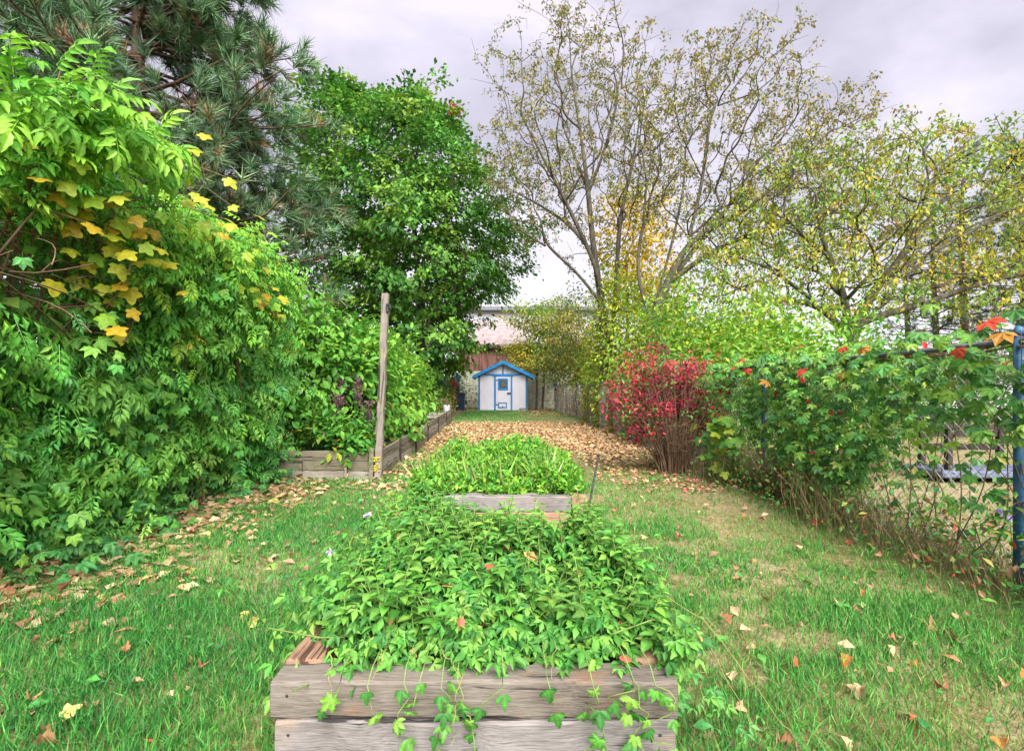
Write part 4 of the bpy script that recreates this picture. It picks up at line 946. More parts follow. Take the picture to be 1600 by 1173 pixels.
def hedge_part(y0, y1, name, label, nobj, nlo, low_pal, top_pal, seedn):
    t = thing(name, label, 'vine', (-2.8, (y0 + y1) / 2, 0), 'vines of the hedge')
    def sample(n, depth):
        y = rng.uniform(y0, y1, n); tp = hedge_top(y); z = .06 + (tp - .06) * rng.random(n) ** .9
        x = hedge_face(y, z * 2.75 / tp) - rng.exponential(depth, n)
        # rounded top
        over = rng.random(n) < .28; x[over] = -2.6 - rng.random(over.sum()) * 1.3; z[over] = tp[over] - .1 * rng.random(over.sum()) - .12 * ((x[over] + 2.75) ** 2)
        keep = rng.random(n) > .93 * cavity(y, z); keep &= ~((y > 3.85) & (y < 4.5) & (z < .5) & (rng.random(n) < .75))
        p = np.column_stack([x, y, z]); return p[keep]
    wlow = [.3, .25, .22, .13, .1]; wtop = [.3, .27, .18, .22, .03]
    def shoots(ns_, depth):
        """leaves set alternately along arching shoots that leave the face of the hedge"""
        b = sample(ns_, depth); ns_ = len(b); tf = sstep(1.6, 2.3, b[:, 2])[:, None]
        d = norm(np.array([.5, -.1, -.42]) * (1 - tf) + np.array([.75, 0, .22]) * tf + rvec(ns_) * np.array([.45, .85, .5]))
        ln = rng.uniform(.2, .55, ns_); m = 6; i = np.tile(np.arange(m), ns_); k = np.repeat(np.arange(ns_), m); u = (i + .5) / m
        pos = b[k] + d[k] * (ln[k] * u)[:, None] - UP * (.35 * ln[k] * u ** 2)[:, None]
        side = norm(np.cross(d[k], np.array([.5, -.3, .8]))) * np.where(i % 2, 1, -1)[:, None]
        yd = norm(d[k] * .55 + side * .75 - UP * .38 + rvec(len(k)) * .4); nr = norm(np.array([.5, -.35, .8]) + side * .25 + rvec(len(k)) * .5)
        sz = (1 - .45 * u) * rng.uniform(.75, 1.15, len(k)) * rng.uniform(.75, 1.2, ns_)[k]
        top = (b[:, 2] > 1.68 + rng.normal(size=ns_) * .3)[k]
        ok = rng.random(len(k)) > 1.1 * cavity(pos[:, 1], pos[:, 2]); ok &= ~((pos[:, 1] > 3.75) & (pos[:, 1] < 4.55) & (pos[:, 2] < .42) & (rng.random(len(k)) < .85)); pos, yd, nr, sz, top, k = pos[ok], yd[ok], nr[ok], sz[ok], top[ok], k[ok]
        return pos, yd, nr, sz, top, k, ns_
    pos, yd, nr, sz, tf, k, q_ = shoots(nobj // 5 + 6, .04)
    pos, yd, nr, sz, tf = pos[:nobj], yd[:nobj], nr[:nobj], sz[:nobj], tf[:nobj]
    leaf_objects('leaf', t, PIN, low_pal, pos[~tf], yd[~tf], nr[~tf], .26 * sz[~tf], M['gloss_leaf'], wlow, 12)
    if tf.sum(): leaf_objects('leaf', t, PIN, top_pal, pos[tf], yd[tf], nr[tf], .25 * sz[tf], M['leaf'], wtop, 12)
    L = Leaves()
    for q in range(3):
        pos, yd, nr, sz, tf, k, n_ = shoots(nlo // 18, .2)
        c = pick(low_pal, n_, wlow, .2)[k]; c2 = pick(top_pal, n_, wtop)[k]; c[tf] = c2[tf]; c = c * (1 + .1 * rng.normal(size=(len(c), 1)))
        L.add(PIN_LO[q], pos, yd, nr, .245 * sz, np.clip(c, .004, .8), cvar=.06)
    pos, yd, nr, sz, tf, k, n_ = shoots(nlo // 22, .12); L.add(PAL_LO, pos, yd, nr, .17 * sz, pick(low_pal, len(pos), wlow, .2)); 
    # inner leaves keep the hedge opaque
    n = int(2000 * (y1 - y0)); y = rng.uniform(y0, y1, n); z = rng.uniform(.05, 1, n) * (hedge_top(y) - .2); p = np.column_stack([rng.uniform(-3.5, -2.74, n), y, z]); p = p[rng.random(n) > .9 * cavity(p[:, 1], p[:, 2])]; n = len(p)
    L.add(LEAF1W, p, norm(rvec(n) + [.3, -.2, -.5]), norm(np.array([.6, -.3, .5]) + rvec(n) * .6), rng.uniform(.09, .15, n), pick(low_pal, n, wlow, .2))
    L.build('foliage', M['leaf'], t)
    mb = MB()
    for _ in range(int(12 * (y1 - y0))):
        y = rng.uniform(y0, y1); z = rng.uniform(.0, .4); p0 = np.array([-2.85 - rng.random() * .4, y, z]); u = np.linspace(0, 1, 9)[:, None]
        p1 = np.array([-2.75 + rng.random() * .35, y + rng.normal() * .8, rng.uniform(1.4, 2.6)]); p1[1] = np.clip(p1[1], y0, y1)
        pts = p0 + (p1 - p0) * u + np.sin(u * math.pi) * rng.normal(size=3) * [.1, .25, .1]; mb.tube(pts, np.linspace(.011, .004, 9), 4, False)
    # bare tangle where leaves are missing
    if y0 < 2.5:
        for _ in range(110):
            c = np.array([-2.76 + rng.normal() * .18, rng.uniform(1.9, 3.3), 1.82 + rng.normal() * .24]); d = norm(np.array([rng.normal() * .4, rng.normal() + .5, rng.normal() * .45])); ln = rng.uniform(.3, .9); u = np.linspace(-.5, .5, 6)[:, None]
            mb.tube(c + d * ln * u + np.cos(u * 3) * rng.normal(size=3) * .05, rng.uniform(.0025, .006), 4, False)
    o = mb.build('stem_tangle', M['stem'], t, smooth=True); o["kind"] = 'stuff'
    return t
hedge_part(.4, 4.05, 'hedge_vine', 'tall hedge vine with large pinnate leaves and a bare twiggy hollow', 300, 5400, HPAL_LOW, HPAL_TOP, 1)
hedge_part(4.05, 5.85, 'hedge_vine', 'tall hedge vine with hanging pinnate sprays where the board planter begins', 300, 3900, HPAL_LOW, HPAL_TOP, 2)

# big lobed yellow leaves hanging out of the hedge top
gv = thing('yellowing_grapevine', 'grapevine with large lobed yellowing leaves over the hedge hollow', 'vine', (-2.6, 2.8, 0))
pp = []
for (x, y, D, s, n) in ((110, 300, 2.75, .17, 9), (180, 340, 2.9, .15, 8), (230, 400, 3.2, .16, 7), (165, 420, 3.0, .17, 7), (300, 320, 3.7, .2, 6), (360, 350, 4.1, .22, 6), (60, 240, 2.6, .2, 7), (420, 470, 4.9, .2, 6), (370, 430, 4.4, .2, 7), (250, 240, 3.3, .2, 4), (395, 440, 4.6, .16, 6), (170, 470, 3.1, .2, 5), (100, 215, 2.6, .2, 3)):
    pp.append(P(x, y, D) + rng.normal(size=(int(n * 1.6), 3)) * s * .6)
pp = np.concatenate(pp); n = len(pp)
leaf_objects('leaf', gv, [LOBED, lobed_tpl(.45), lobed_tpl(.1)], [(.46, .42, .03), (.4, .44, .03), (.3, .44, .03), (.5, .36, .03), (.2, .4, .03)], pp, norm(np.array([.5, -.3, -.75]) + rvec(n) * .5), norm(np.array([.6, -.7, .5]) + rvec(n) * .4), rng.uniform(.075, .125, n), M['leaf'], None, 12)
mb = MB()
for p in pp[::2]:
    q = p + np.array([-.35, rng.normal() * .2, .12]); mb.tube([q, (p + q) / 2 + rng.normal(size=3) * .03, p], .003, 3, False)
for x, y, D in ((60, 240, 2.6), (110, 290, 2.75), (180, 330, 2.9), (300, 320, 3.7)):
    e = P(x, y, D); s0 = np.array([-3.0, D + .3, .3]); u = np.linspace(0, 1, 8)[:, None]; mb.tube(s0 + (e - s0) * u + np.sin(u * math.pi) * np.array([-.15, .1, .2]), np.linspace(.012, .004, 8), 5)
mb.build('cane', M['stem'], gv, smooth=True)["kind"] = 'stuff'

# lime climbing sprays above the grapevine
ov = thing('overhanging_vine', 'lime-green feathery vine sprays arching above the yellow grapevine leaves', 'vine', (-2.9, 2.5, 0))
b = np.concatenate([P(x, y, D) + rng.normal(size=(n, 3)) * s for (x, y, D, s, n) in ((50, 150, 2.55, .1, 30), (110, 185, 2.65, .09, 46), (20, 190, 2.5, .1, 46), (170, 205, 2.9, .1, 40), (230, 235, 3.2, .1, 34), (95, 110, 2.6, .05, 6))]); n = len(b)
leaf_objects('leaf', ov, PIN, HPAL_TOP, b, norm(np.array([.6, -.2, -.35]) + rvec(n) * .7), norm(np.array([.4, -.4, .8]) + rvec(n) * .5), rng.uniform(.16, .3, n), M['leaf'], [.3, .3, .25, .12, .03], 12)
mb = MB()
for (x, y, D) in ((20, 180, 2.5), (60, 140, 2.55), (110, 175, 2.65), (95, 110, 2.6), (170, 205, 2.9), (230, 235, 3.2)):
    e = P(x, y, D); s0 = np.array([-3.1, D + .3, .2]); u = np.linspace(0, 1, 9)[:, None]; mb.tube(s0 + (e - s0) * u + np.sin(u * math.pi) * np.array([-.15, .1, .2]), np.linspace(.014, .004, 9), 5)
mb.build('cane', M['stem'], ov, smooth=True)["kind"] = 'stuff'

# small pale feathery shoots and dark ivy at the foot of the hedge
iv = thing('ground_ivy', 'glossy dark ivy at the foot of the hedge below the exposed wire', 'ivy', (-2.6, 3.8, 0))
n = 260; p = np.column_stack([-2.55 + rng.normal(size=n) * .12, rng.uniform(2.5, 5.6, n), rng.exponential(.1, n) + .02]); p[:, 0] += .1 * (p[:, 1] < 3); p = p[~((p[:, 1] > 3.8) & (p[:, 1] < 4.5) & (p[:, 2] > .06))]; n = len(p)
leaf_objects('leaf', iv, PAL, [(.05, .19, .05), (.07, .24, .055), (.11, .3, .06), (.15, .34, .06)], p, norm(np.array([.7, -.5, -.1]) + rvec(n) * .6), norm(np.array([.4, -.5, 1]) + rvec(n) * .4), rng.uniform(.075, .135, n), M['leaf'], None, 8)

# ---- shrubs in the planter
def shrub(name, label, cen, rad, n, per, pal, w, size, tpl=LEAF2, dmin=.2, sp=.12, base=None, group=None, cat='shrub', mat='leaf', zfloor=.0, stem='stem', droop=.45, nobj=0, r_base=.03):
    cen = [np.array(c, float) for c in cen]; b = np.array([cen[0][0], cen[0][1], zfloor]) if base is None else np.array(base, float)
    pts = np.concatenate([ell_shell(n, c, r, .35) for c, r in zip(cen, rad)]); pts = thin(pts[pts[:, 2] > zfloor + .08], dmin)
    t = thing(name, label, cat, tuple(b), group)
    A, PA, ns = grow([[b - [0, 0, .05], b + [0, 0, .15]]], pts, .2, .1)
    mb, tips, radd = wood(A, PA, .004, r_base, nsmooth=1, minr=.003); mb.build('stem', M[stem], t)["kind"] = 'stuff'
    c = A[ns:]; k = np.repeat(np.arange(len(c)), per); m = len(k); pos = c[k] + rng.normal(size=(m, 3)) * sp
    pos[:, 2] = np.maximum(pos[:, 2], zfloor + .03); mid = np.mean(cen, axis=0); outw = norm(pos - mid + [0, 0, .2])
    ww = np.array(w, float) / sum(w); cc = np.array(pal)[rng.choice(len(pal), len(c), p=ww)][k]; mixc = pick(pal, m, w); cc = cc * .65 + mixc * .35; cc = cc * (1 + .15 * rng.normal(size=(m, 1)))
    L = Leaves(); L.add(tpl, pos, norm(outw * .8 + rvec(m) * .7 - UP * droop), norm(outw * .6 + UP * .8 + rvec(m) * .45), size * rng.uniform(.6, 1.25, m), np.clip(cc, .004, .8))
    L.build('foliage', M[mat], t)
    return t
PG = [(.05, .22, .035), (.09, .3, .04), (.15, .37, .04), (.22, .42, .045), (.42, .4, .03)]
GP = 'shrubs growing in the board planter'
shrub('planter_shrub', 'bushy shrub with narrow leaves rising behind the tall square post', [(-2.25, 7.2, 1.25), (-2.6, 6.6, 1.5)], [(.62, .7, .85), (.55, .5, .75)], 420, 26, PG, [2, 3, 3, 2, .3], .12, dmin=.17, zfloor=.28, group=GP)
shrub('planter_shrub', 'low leafy shrub spilling over the planter front board', [(-1.95, 5.95, .52), (-2.45, 5.95, .6), (-1.75, 5.72, .4)], [(.4, .22, .24), (.4, .25, .3), (.22, .12, .16)], 200, 16, PG, [3, 3, 2, 1, .2], .1, dmin=.1, sp=.07, zfloor=.2, group=GP)
shrub('planter_shrub', 'lime-green shrub arching over the planter side boards behind the post', [(-2.3, 9.3, 1.35), (-2.1, 8.6, 1.0), (-1.75, 8.0, .6)], [(.7, .9, .85), (.55, .6, .6), (.25, .5, .3)], 420, 24, PG, [1, 2, 3, 4, .5], .13, dmin=.2, zfloor=.28, group=GP)
shrub('planter_shrub', 'bright shrub thinning out towards the white lattice', [(-2.5, 12, 1.1), (-2.3, 11, .8)], [(.7, 1.2, .85), (.4, .8, .5)], 360, 22, PG, [1, 2, 4, 3, .7], .13, dmin=.24, zfloor=.28, group=GP)
shrub('seedhead_shrub', 'brown-purple faded flower shrub under the lime shrub', [(-1.92, 9.0, .75), (-2.0, 7.6, .8)], [(.3, .6, .35), (.25, .4, .35)], 260, 20, [(.22, .11, .08), (.3, .16, .1), (.2, .1, .15), (.12, .16, .05)], [3, 2, 2, 2], .05, tpl=LEAF1, dmin=.1, sp=.06, zfloor=.28)
# dried hanging flower spikes
for (x, y, D) in ((527, 640, 6.1), (576, 650, 6.2), (560, 612, 6.3), (533, 612, 6.4)):
    c = P(x, y, D); b = np.array([c[0], D + .1, .28]); t = thing('dried_flower_spike', 'dried brown-purple flower spike hanging before the planter shrub', 'flower', tuple(b), 'dried flower spikes')
    mb = MB(); mb.tube([b, b * .5 + c * .5 + [0, .05, .2], c + [0, 0, .2], c + [.02, -.03, -.18]], [.006, .005, .004, .003], 5); mb.build('stalk', M['stem'], t)
    n = 260; u = rng.random(n); p = c + np.column_stack([rng.normal(size=n) * .03, rng.normal(size=n) * .03, .2 - .38 * u]); L = Leaves(); L.add(LEAF1, p, norm(rvec(n) + [0, 0, -.5]), rvec(n), .035, pick([(.12, .06, .07), (.2, .1, .09), (.09, .05, .1)], n)); L.build('floret_cluster', M['dry_leaf'], t)
shrub('young_bush', 'rounded yellow-green bush at the far end of the planter', [P(684, 632, 18.5)], [(.55, .5, .5)], 160, 22, [(.2, .3, .04), (.3, .34, .04), (.12, .26, .04)], [2, 2, 2], .1, tpl=LEAF1, dmin=.16, zfloor=.12)
shrub('leafy_bush', 'pale green bush beneath the dark teal screen', [P(688, 612, 22)], [(.6, .5, .5)], 140, 22, [(.08, .26, .08), (.12, .3, .1)], [1, 1], .1, tpl=LEAF1, dmin=.18, zfloor=.14)
shrub('amaranth_plant', 'upright orange-red plumed plant beside the navy bin', [P(704, 606, 23.5), P(706, 622, 23.5)], [(.22, .2, .45), (.18, .18, .4)], 160, 30, [(.5, .08, .04), (.6, .2, .04), (.4, .04, .04), (.3, .3, .05)], [3, 2, 2, 1], .1, tpl=LEAF1, dmin=.1, sp=.06, zfloor=.14, cat='plant')
cp = thing('flower_pot', 'white pot standing at the far end of the planter', 'pot', (-1.9, 17.0, 0))
a = np.arange(14) / 14 * 2 * math.pi; px_ = (698 - VX) / F * 17.0
mb = MB(); mb.tube([(px_, 17.0, .38), (px_, 17.0, .42), (px_, 17.0, .6), (px_, 17.0, .62)], [.07, .1, .13, .14], 14); mb.build('pot_body', M['white_paint'], cp, smooth=True)
n = 60; L = Leaves(); L.add(LEAF1, np.array([px_, 17.0, .66]) + rng.normal(size=(n, 3)) * .07, norm(rvec(n) + UP * .6), rvec(n), .09, pick([(.35, .03, .1), (.06, .2, .05)], n)); L.build('flowers_and_leaves', M['leaf'], cp)
mb = MB(); mb.box(px_ - .12, px_ + .12, 16.9, 17.14, .1, .38); mb.build('plinth', M['board_pale'], cp)

# ================================================================== right-hand side
RG = [(.08, .27, .03), (.14, .34, .035), (.22, .4, .04), (.34, .42, .04), (.55, .44, .03)]
GR = 'hedgerow bushes behind the chain-link fence'
for (lab, cen, rad, w) in (
    ('loose green bush crowding the wire between red bush and blue post', [(3.75, 7.0, 1.05), (4.6, 6.6, 1.0), (3.3, 6.2, .8)], [(.85, .8, 1.0), (.9, .7, .9), (.45, .6, .7)], [3, 4, 3, 1, .2]),
    ('tall yellow-flecked bush right behind the red bush', [(3.6, 9.0, 1.5), (4.5, 8.6, 1.4)], [(.9, .9, 1.35), (1.0, .8, 1.2)], [2, 4, 4, 2, .5]),
    ('rounded lime bush under the leaning tree', [(3.65, 11.3, 1.6), (4.6, 11, 1.5)], [(.8, .9, 1.3), (.9, .8, 1.2)], [2, 3, 4, 3, .6]),
    ('yellowing bush round the foot of the tall half-bare tree', [(3.7, 14.2, 2.2), (4.9, 14, 2.0), (3.35, 15.3, 2.6)], [(.85, 1, 2.2), (.9, .9, 1.7), (.6, .6, 2.2)], [1, 2, 3, 3, 1.6]),
    ('olive bush leaning on the fence beyond the tall tree', [(3.9, 18.5, 1.8)], [(.8, 1.3, 1.8)], [1, 2, 2, 3, 1.5])):
    D = cen[0][1]
    shrub('hedgerow_bush', lab, cen, rad, 660, 32, RG, w, .085 + .003 * D, tpl=LEAF1, dmin=.18 + .008 * D, sp=.14 + .005 * D, group=GR, zfloor=0.02)
shrub('hedgerow_bush', 'second-row mid-green thicket between the leaning tree and the ash', [(5.6, 11.5, 1.3), (6.3, 9.8, 1.0), (6.6, 12.5, 1.6)], [(1.0, .9, 1.3), (.9, .8, 1.0), (1.0, .9, 1.5)], 420, 34, RG, [4, 4, 3, 1, .3], .12, tpl=LEAF1W, dmin=.3, sp=.2, group=GR)
shrub('hedgerow_bush', 'second-row yellowing thicket behind the two tall trees', [(5.6, 17, 1.9), (7.6, 17, 1.9)], [(1.3, .9, 1.9), (1.3, .9, 1.8)], 420, 34, RG, [2, 3, 3, 3, 1], .15, tpl=LEAF1W, dmin=.38, sp=.24, group=GR)
shrub('hedgerow_bush', 'dark green bush beyond the fence below the ash', [(8.6, 12.2, .9), (7.0, 10.5, .8), (10.5, 12, 1.0)], [(1.0, .8, .9), (.8, .7, .7), (1.1, .8, .9)], 300, 22, [(.035, .12, .04), (.06, .17, .05), (.12, .23, .05)], [3, 3, 1], .12, tpl=LEAF1, dmin=.3, sp=.16, group=GR)
shrub('hedgerow_bush', 'wide green bush below the conifers past the garden seat', [(12.5, 14.5, 1.0), (15, 14, 1.2), (18, 14, 1.1)], [(1.5, .9, 1.0), (1.6, .9, 1.1), (1.6, .9, 1.0)], 260, 22, [(.05, .15, .05), (.1, .22, .05), (.2, .26, .05)], [3, 3, 1], .14, tpl=LEAF1, dmin=.36, sp=.2, group=GR)

shrub('laurel_bush', 'dark evergreen bush filling the corner under the maple behind the teal screen', [(-4.6, 28.6, 1.5), (-7.0, 28, 1.7), (-3.0, 29.0, 1.2)], [(1.5, .7, 1.6), (1.6, .8, 1.7), (.9, .5, 1.2)], 260, 26, [(.025, .09, .03), (.04, .13, .04), (.07, .18, .05)], [3, 3, 1], .2, tpl=LEAF1W, dmin=.4, sp=.24, zfloor=.1)
# ---- creeper on the near fence
def fx(y): return np.interp(y, [p[1] for p in RF], [p[0] for p in RF])
cr = thing('creeper', 'green creeper with scattered scarlet leaves draped over the blue-posted fence', 'creeper', (2.66, 3.8, 0))
def creeper_pts(n):
    y = rng.uniform(.8, 6.0, n * 6); z = rng.uniform(.02, 1.5, n * 6)
    hi = np.interp(y, [1.9, 2.4, 3.3, 3.6, 5.0, 5.25, 6.0], [.2, .19, .24, .9, .9, .26, .35]); zl = np.interp(y, [1.9, 2.5, 3.2, 3.6, 4.9, 5.3, 6], [.78, .8, .82, .36, .3, .9, .95]); zh = 1.36 + .16 * (fbm(y, 0 * y, 2.5, 8) - .3)
    pr = hi * sstep(-.12, .14, z - zl) * (z < zh) + .05 * (z < zh); pr *= .35 + 1.3 * (fbm(y, z, 3.2, 5) > .42)
    k = rng.random(n * 6) < pr; y, z = y[k][:n], z[k][:n]
    k = ~((y < 2.35) & (z > .9)); y, z = y[k], z[k]
    k = ~((np.abs(y - 4.86) < .17) & ((z < .42) | (rng.random(len(y)) < .72))); y, z = y[k], z[k]
    d = np.where(z > 1.2, rng.normal(size=len(y)) * .13, -np.abs(rng.normal(size=len(y))) * np.interp(y, [2, 3.4, 4.0, 4.4, 6], [.05, .09, .12, .025, .1]))
    return np.column_stack([fx(y) + d, y, z])
CRP = [(.05, .17, .03), (.08, .23, .035), (.12, .28, .04), (.18, .33, .045), (.08, .23, .06)]
p = creeper_pts(280); n = len(p)
def crd(n): return norm(np.array([-.55, -.45, -.55]) + rvec(n) * .6), norm(np.array([-.7, -.5, .6]) + rvec(n) * .4)
yd, nr = crd(n); red = rng.random(n) < .08 + .18 * ((p[:, 2] > 1.15) & (p[:, 1] < 3.8))
leaf_objects('leaf', cr, PAL, CRP, p[~red], yd[~red], nr[~red], rng.uniform(.08, .13, (~red).sum()), M['gloss_leaf'], None, 8)
leaf_objects('leaf', cr, [LEAF5, PAL[0], LEAF7], [(.55, .03, .03), (.5, .05, .04), (.4, .02, .05), (.6, .12, .04)], p[red], yd[red], nr[red], rng.uniform(.05, .09, red.sum()), M['leaf'], None, 6)
L = Leaves(); p = creeper_pts(2600); n = len(p); yd, nr = crd(n); p[:, 0] += rng.normal(size=n) * .06 + .05
L.add(PAL_LO, p, yd, nr, rng.uniform(.065, .115, n), pick(CRP, n, None, .2), cvar=.05)
n = 220; y = rng.uniform(2, 9.5, n); p = np.column_stack([fx(y) + rng.normal(size=n) * .08, y, 1.28 + rng.normal(size=n) * .1]); L.add(PAL_LO, p, *crd(n), rng.uniform(.09, .16, n), pick([(.07, .24, .04), (.14, .28, .04), (.5, .06, .03), (.45, .2, .03)], n, [4, 3, .8, .6]))
L.build('foliage', M['gloss_leaf'], cr)
mb = MB()
for _ in range(70):
    y = rng.uniform(1.9, 6.0); u = np.linspace(0, 1, 10)[:, None]; p0 = np.array([fx(y) - .03, y, 0.0]); p1 = np.array([fx(y) + rng.normal() * .05, y + rng.normal() * .35, rng.uniform(.8, 1.35)])
    mb.tube(p0 + (p1 - p0) * u + np.sin(u * 7 + rng.random() * 6) * np.array([.02, .05, .0]), np.linspace(.004, .0018, 10), 4, False)
for _ in range(26):
    y = rng.uniform(1.9, 5.5); u = np.linspace(0, 1, 12)[:, None]; p0 = np.array([fx(y), y, 1.26]); mb.tube(p0 + np.array([0, 1.0, 0]) * u * rng.uniform(.5, 1.4) + np.sin(u * 9) * np.array([.03, 0, .03]), .005, 4, False)
mb.build('vine_stem', M['stem'], cr, smooth=True)["kind"] = 'stuff'
# lobed yellow-green grape leaves low between the bush and the post
gl = thing('grape_seedling', 'young grapevine with yellow-green lobed leaves low on the wire beside the blue post', 'vine', (2.55, 5.45, 0))
n = 46; p = np.column_stack([2.5 + rng.normal(size=n) * .08, rng.uniform(5.1, 6.0, n), rng.uniform(.12, .8, n)])
leaf_objects('leaf', gl, [LOBED, lobed_tpl(.4)], [(.16, .33, .04), (.3, .36, .03), (.12, .3, .04), (.08, .24, .04)], p, norm(np.array([-.6, -.5, -.5]) + rvec(n) * .5), norm(np.array([-.5, -.7, .6]) + rvec(n) * .4), rng.uniform(.1, .17, n), M['leaf'], None, 8)
mb = MB()
for q in p[::3]: mb.tube([(2.6, q[1], .0), (2.58, q[1], q[2] * .6), q], .004, 4, False)
mb.build('cane', M['stem_green'], gl)["kind"] = 'stuff'
# far creeper pillars + withered vine on the far wire
dv = thing('withered_vine', 'withered grey-brown vine woven through the far chain-link wire', 'vine', (2.85, 14, 0))
mb = MB()
for _ in range(520):
    y = rng.uniform(5.3, 25); u = np.linspace(0, 1, 7)[:, None]; z0 = gz(0, y); h = rng.uniform(.3, 1.25); p0 = np.array([fx(y) + rng.normal() * .03, y, z0 + rng.random() * .3]); mb.tube(p0 + np.array([rng.normal() * .05, rng.normal() * .4, h]) * u * np.array([1, 1, .9]) + np.sin(u * 6 + rng.random() * 6) * np.array([.02, .06, .02]), rng.uniform(.003, .006), 3, False)
mb.build('stem', M['stem_pale'], dv)["kind"] = 'stuff'
L = Leaves(); n = 5200; y = rng.uniform(5.6, 25, n); z = rng.random(n) ** .8 * 1.25; k = fbm(y * 1.6, z * .5, 1.0, 4) > .4; y, z = y[k], z[k]; n = len(y); p = np.column_stack([fx(y) + rng.normal(size=n) * .05, y, z + gz(0 * y, y)])
L.add(LEAF1, p, norm(rvec(n) - UP * .6), norm(rvec(n) + [-.8, -.5, .2]), rng.uniform(.04, .09, n), pick([(.3, .22, .16), (.22, .15, .12), (.35, .27, .2), (.16, .2, .06), (.3, .28, .05)], n, [3, 2, 2, 1.3, 1]))
for yc, pal in ((10.4, [(.07, .24, .04), (.12, .28, .04)]), (12.2, [(.08, .22, .04), (.16, .3, .04), (.45, .06, .05)]), (9.6, [(.5, .05, .05), (.1, .25, .04), (.45, .12, .06)]), (14.5, [(.3, .32, .04), (.15, .28, .04)]), (16.8, [(.35, .32, .04), (.16, .26, .04)])):
    n = 330; z = rng.random(n) * 1.35; y = yc + rng.normal(size=n) * (.12 + .25 * (z / 1.35) ** 3); p = np.column_stack([fx(y) - .03 + rng.normal(size=n) * .07, y, z]); L.add(LEAF1W, p, norm(rvec(n) - UP * .6), norm(rvec(n) + [-.8, -.5, .3]), rng.uniform(.06, .12, n), pick(pal, n))
L.build('foliage', M['leaf'], dv)

# ---- red burning bush
bb = thing('burning_bush', 'vase-shaped burning bush with scarlet leaves over bare brown stems', 'shrub', (2.17, 6.15, 0))
mb = MB(); tipsP = []
BC = np.array([2.17, 6.15, 0])
for i in range(78):
    a = rng.uniform(0, 2 * math.pi); r0 = .2 * rng.random() ** .6; r1 = .78 * rng.random() ** .55; h = (rng.uniform(.7, 1.68) - .15 * (r1 / .75) ** 2) * (.72 + .5 * float(vnoise(a * 1.7, r1 * 3, 1.0, 21)))
    p0 = BC + [r0 * math.cos(a), r0 * math.sin(a) * .8, -.02]; p1 = BC + [r1 * math.cos(a + rng.normal() * .2) - .07, r1 * math.sin(a) * .85, h]
    u = np.linspace(0, 1, 9)[:, None]; mid = p0 + (p1 - p0) * u + UP * 0; mid[:, :2] = p0[:2] + (p1[:2] - p0[:2]) * (u ** 1.5); pts = mid + np.sin(u * 5 + rng.random() * 6) * rng.normal(size=3) * .012
    mb.tube(pts, np.linspace(.0085, .003, 9), 5, False)
    for k in range(13):
        f = rng.uniform(.42, 1.0); b = p0 + (p1 - p0) * f; b[:2] = p0[:2] + (p1[:2] - p0[:2]) * f ** 1.5; e = b + rng.normal(size=3) * [.1, .1, .06] + UP * .05; mb.tube([b, (b + e) / 2, e], .0025, 3, False); tipsP.append(e)
for _ in range(60):   # low thin shoots
    a = rng.uniform(0, 2 * math.pi); r = rng.uniform(.15, .5); p0 = BC + [.15 * math.cos(a), .12 * math.sin(a), 0]; p1 = BC + [r * math.cos(a), r * math.sin(a), rng.uniform(.5, 1.0)]; mb.tube([p0, p0 * .5 + p1 * .5 + UP * .06, p1], [.005, .004, .002], 4, False)
mb.build('stem', M['stem'], bb, smooth=True)["kind"] = 'stuff'
tp = np.array(tipsP); keep = (fbm(tp[:, 0] * 2 + tp[:, 1], tp[:, 2] * 2, 2.6, 6) > .43) & (tp[:, 2] > .48 + .32 * (np.abs(tp[:, 0] - 2.17) < .3)); tp = tp[keep]
tp = np.concatenate([tp, np.array([1.56, 6.05, .95]) + rng.normal(size=(26, 3)) * [.1, .12, .09], np.array([1.75, 6.0, 1.3]) + rng.normal(size=(26, 3)) * [.12, .1, .08], np.array([2.72, 6.0, .55]) + rng.normal(size=(10, 3)) * [.05, .1, .1]])
k = np.repeat(np.arange(len(tp)), 12); n = len(k); p = tp[k] + rng.normal(size=(n, 3)) * .055
RED = [(.33, .018, .04), (.4, .035, .055), (.22, .012, .045), (.42, .07, .07), (.13, .012, .04), (.1, .24, .04)]
k2 = np.arange(len(tp)); pc = np.array(RED)[rng.choice(6, len(tp), p=[.25, .16, .16, .08, .1, .25])][k] * (1 + .2 * rng.normal(size=(n, 1)))
L = Leaves(); L.add(LEAF1, p, norm(rvec(n) - UP * .5), norm(UP + [-.2, -.6, 0] + rvec(n) * .6), .056 * rng.uniform(.6, 1.2, n), np.clip(pc, .004, .8)); L.build('foliage', M['leaf'], bb)
# ================================================================== plants in the near raised bed
br = thing('bramble', 'sprawling bramble with serrated three-part leaves spilling from the near timber bed', 'plant', (-.05, 1.8, .25))
def mound(x, y):
    e = np.clip(1 - np.abs((x + .04) / .56) ** 3.2, 0, 1); f = np.interp(y, [1.1, 1.24, 1.4, 1.65, 1.9, 2.2, 2.5, 2.7], [.29, .33, .42, .47, .45, .35, .26, .2])
    f = f + .13 * np.exp(-((x + .36) / .2) ** 2) * sstep(1.6, 2.1, y) + .06 * np.exp(-((x - .45) / .12) ** 2) * sstep(1.6, 2.1, y)
    return .27 + (f - .27) * e ** .6 + .15 * (fbm(x, y, 7, 2) - .5) * 2
def bramble_pts(n, dep):
    x = rng.uniform(-.57, .50, n); y = 1.24 + 1.36 * rng.random(n) ** 1.15; z = mound(x, y) - rng.exponential(dep, n)
    p = np.column_stack([x, y, z]); inb = (x > BX0 + .02) & (x < BX1 - .02) & (y > BY0)
    lowf = np.where(inb, .28, .2); return p[p[:, 2] > lowf]
